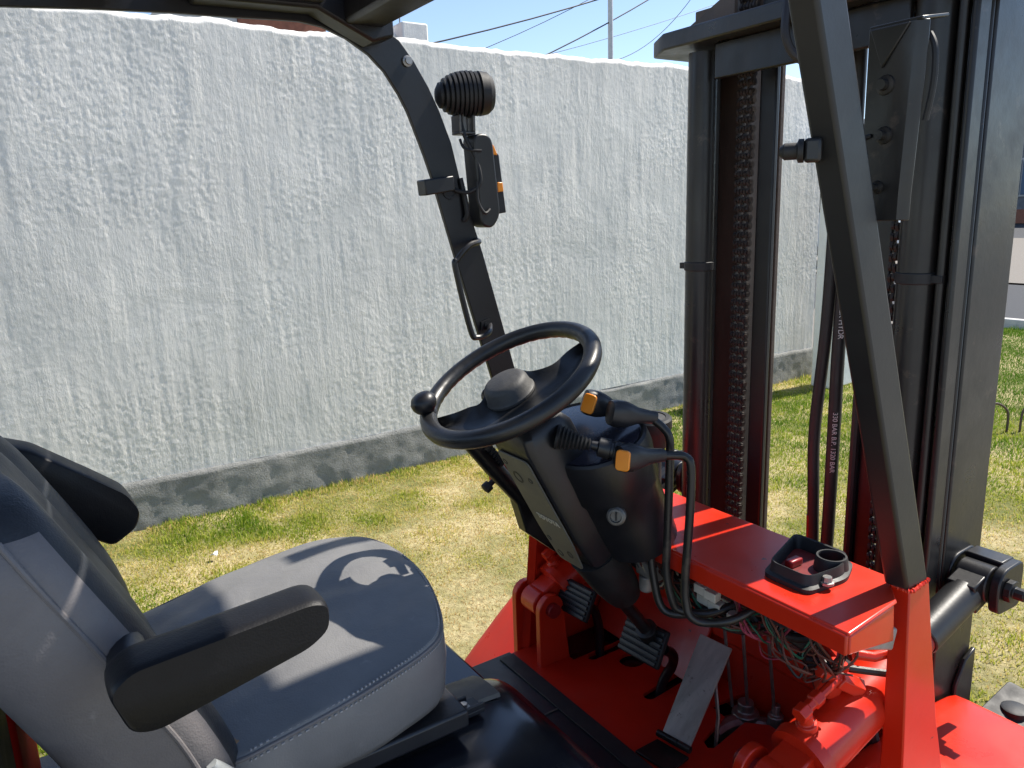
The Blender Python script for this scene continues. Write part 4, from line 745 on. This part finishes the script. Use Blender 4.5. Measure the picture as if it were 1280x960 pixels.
b = B(); b.prism([A + V((-.006, .006, -.012)), Bq + V((-.006, -.006, -.012)), Bq + V((-.068, -.014, -.012)), A + V((-.068, .006, -.012))], (0, 0, -.006)); build('hinge_leaf', b, 'mast_steel', ap, bevel=.001)
b = B(); b.tube([(1.13, .985, -.99), (1.115, .962, -1.05), (1.10, .955, -1.14)], .0042, 8); build('push_rod', b, 'steel', ap)
for p, q in (((1.19, .985, -.72), (1.225, .975, -1.09)), ((1.20, .935, -.70), (1.258, .93, -1.085)), ((1.17, 1.02, -.75), (1.21, 1.005, -1.09))):
    b = B(); b.tube([p, q], .0038, 8); build('linkage_rod', b, 'steel', fk)
# ---- hoses, valve body and wiring under the dash
b = B(); b.lathe((1.06, .98, -.70), (.1, -1, .0), [(0, .022), (.02, .026), (.10, .026), (.101, .018), (.2, .018)], 16); b.lathe((1.06, .86, -.725), (.1, -1, -.04), [(0, .018), (.02, .024), (.05, .024), (.06, .014), (.12, .014)], 12); build('valve_body', b, 'zinc_box', fk, bevel=.002)
b = B(); b.tube([(1.06, .90, -.74), (1.10, .82, -.76), (1.15, .74, -.77), (1.2, .68, -.80)], .016, 12, 6); b.tube([(1.16, .80, -.82), (1.20, .785, -.9), (1.225, .775, -1.0), (1.24, .775, -1.12)], .019, 12, 6); build('rubber_hose', b, 'hose', fk)
b = B(); P = spline([V((1.17, .755, -.80)), V((1.205, .745, -.88)), V((1.22, .735, -.96)), V((1.225, .74, -1.02))], 12); b.tube(P, [.024 if i % 2 else .020 for i in range(len(P))], 14); build('corrugated_hose', b, 'orange_hose', fk, angle=80)
r2 = random.Random(4)
def wire(name, base, n, spread, rad, cols, tangle=.03):
    for i in range(n):
        pts = []
        for k_, p in enumerate(base):
            t = k_ / (len(base) - 1); s = spread * (1 + tangle * 10 * t)
            pts.append((p[0] + r2.uniform(-s, s), p[1] + r2.uniform(-s, s), p[2] + r2.uniform(-s, s)))
        b = B(); b.tube(pts, rad * r2.uniform(.8, 1.15), 6, 6); build(name, b, 'wire_' + cols[i % len(cols)], fk)
wire('wire', [(.94, 1.02, -.655), (.955, .98, -.70), (.97, .95, -.675), (.99, .91, -.70), (1.0, .86, -.66)], 7, .012, .0022, ['cream', 'brown', 'black', 'grey', 'brown'])
wire('wire', [(.945, .88, -.66), (.96, .83, -.665), (.98, .78, -.68), (1.0, .74, -.66), (1.03, .70, -.69)], 8, .010, .0021, ['cream', 'brown', 'green', 'grey', 'brown'])
wire('wire', [(.96, .80, -.64), (.95, .775, -.675), (.955, .755, -.70), (.98, .735, -.71), (1.02, .72, -.68)], 5, .009, .0020, ['pink', 'green', 'pink', 'brown'])
wire('wire', [(1.0, .685, -.64), (1.0, .675, -.69), (1.01, .655, -.735), (1.025, .645, -.745), (1.03, .635, -.70), (1.02, .63, -.66)], 9, .013, .0020, ['brown', 'brown', 'black', 'brown', 'pink'])
wire('wire', [(.98, .72, -.66), (.965, .70, -.70), (.985, .67, -.745), (1.01, .665, -.755), (1.035, .645, -.735)], 5, .014, .0020, ['brown', 'brown', 'black'])
wire('wire', [(1.0, 1.0, -.66), (1.02, .94, -.70), (1.05, .88, -.70), (1.08, .82, -.73), (1.1, .74, -.72), (1.12, .66, -.74)], 8, .018, .0028, ['black', 'grey', 'black'])
wire('wire', [(.95, .97, -.66), (.975, .93, -.73), (1.0, .88, -.75), (1.02, .83, -.72), (1.02, .79, -.67)], 6, .014, .0026, ['black', 'brown', 'black', 'grey'])
wire('wire', [(.935, .90, -.645), (.945, .86, -.69), (.965, .81, -.72), (.99, .77, -.70), (1.0, .73, -.66)], 6, .012, .0024, ['black', 'brown', 'green', 'black'])
wire('wire', [(.93, 1.12, -.64), (.95, 1.06, -.67), (.96, .99, -.665), (.95, .93, -.67), (.955, .87, -.655)], 6, .012, .0024, ['black', 'grey', 'brown', 'black', 'cream'])
wire('wire', [(.94, .93, -.65), (.95, .91, -.70), (.965, .88, -.735), (.99, .84, -.72), (1.01, .80, -.67)], 6, .012, .0022, ['brown', 'black', 'green', 'cream'])
wire('wire', [(1.0, .86, -.65), (1.02, .83, -.70), (1.04, .80, -.72), (1.05, .76, -.70), (1.05, .71, -.67)], 6, .014, .0024, ['black', 'brown', 'grey', 'pink'])
wire('wire', [(.955, .74, -.64), (.96, .715, -.68), (.975, .695, -.72), (1.0, .68, -.70), (1.01, .665, -.66)], 6, .010, .0020, ['brown', 'black', 'brown', 'green'])
b = B(); b.tube([(.97, 1.05, -.66), (1.0, .98, -.685), (1.02, .90, -.68), (1.03, .80, -.685), (1.05, .70, -.68)], .012, 10, 6); build('wiring_loom', b, 'rubber', fk)
b = B(); b.tube([(1.02, 1.04, -.72), (1.06, .98, -.76), (1.10, .92, -.75), (1.13, .84, -.77), (1.16, .76, -.76)], .011, 10, 6); build('rubber_hose', b, 'hose', fk)
for pts, rr in (([(.945, 1.10, -.66), (.97, 1.03, -.70), (.985, .95, -.715), (1.0, .87, -.70), (1.03, .80, -.69)], .009), ([(.98, .93, -.66), (.985, .90, -.72), (1.02, .86, -.76), (1.08, .82, -.77)], .010), ([(1.03, .78, -.67), (1.04, .74, -.73), (1.08, .70, -.76), (1.13, .68, -.80)], .012), ([(.99, .82, -.67), (1.0, .77, -.71), (1.03, .72, -.72), (1.06, .66, -.69)], .008), ([(1.10, .78, -.70), (1.15, .75, -.78), (1.19, .72, -.86), (1.22, .69, -.98), (1.23, .69, -1.1)], .015)):
    b = B(); b.tube(pts, rr, 10, 6); build('rubber_hose', b, 'hose', fk)
for c_, sz, mt_ in (((1.045, .76, -.665), (.03, .035, .018), 'zinc_box'), ((1.0, .945, -.68), (.02, .03, .014), 'plastic'), ((.965, .71, -.655), (.012, .018, .010), 'plastic'), ((1.01, .88, -.655), (.02, .03, .012), 'dull_steel'), ((1.09, .70, -.675), (.03, .02, .02), 'plastic')):
    b = B(); b.obox(c_, (1, .2, .1), (-.2, 1, 0), (-.1, 0, 1), *sz); build('relay', b, mt_, fk, bevel=.003)
b = B(); b.box(1.0, 1.08, 1.0, 1.06, -.70, -.62); build('fuse_box', b, 'zinc_box', fk, bevel=.004)
wire('wire', [(.985, .77, -.70), (1.0, .765, -.76), (1.04, .745, -.775), (1.08, .72, -.77)], 2, .004, .0013, ['pink', 'brown'])
for (x, y, z), s in (((.935, .850, -.652), 1), ((.937, .829, -.656), 1), ((.945, .852, -.675), 1), ((.948, .829, -.680), 1), ((.955, .80, -.688), .5)):
    b = B(); b.obox((x, y, z), (.2, -1, -.15), (1, .2, 0), (0, 0, 1), .0115 * s, .010, .008 * (1 if s == 1 else .7)); build('connector', b, 'white_plastic', fk, bevel=.0012)
b = B(); b.lathe((1.05, .655, -.74), (-.2, .3, -1), [(0, .016), (.03, .016), (.032, .022), (.06, .022)], 6); b.lathe((1.08, .64, -.79), (-.6, .2, .4), [(0, .018), (.05, .018), (.052, .012), (.09, .012)], 6); b.tube([(1.06, .64, -.72), (1.085, .62, -.725), (1.12, .60, -.715)], .009, 8); build('brake_fitting', b, 'red_paint', fk, bevel=.0015)
b = B(); b.tube([(1.02, .70, -.745), (1.07, .655, -.758), (1.13, .60, -.765)], .0065, 8, 4); build('control_rod', b, 'mast_steel', fk)
bpy.context.view_layer.update()
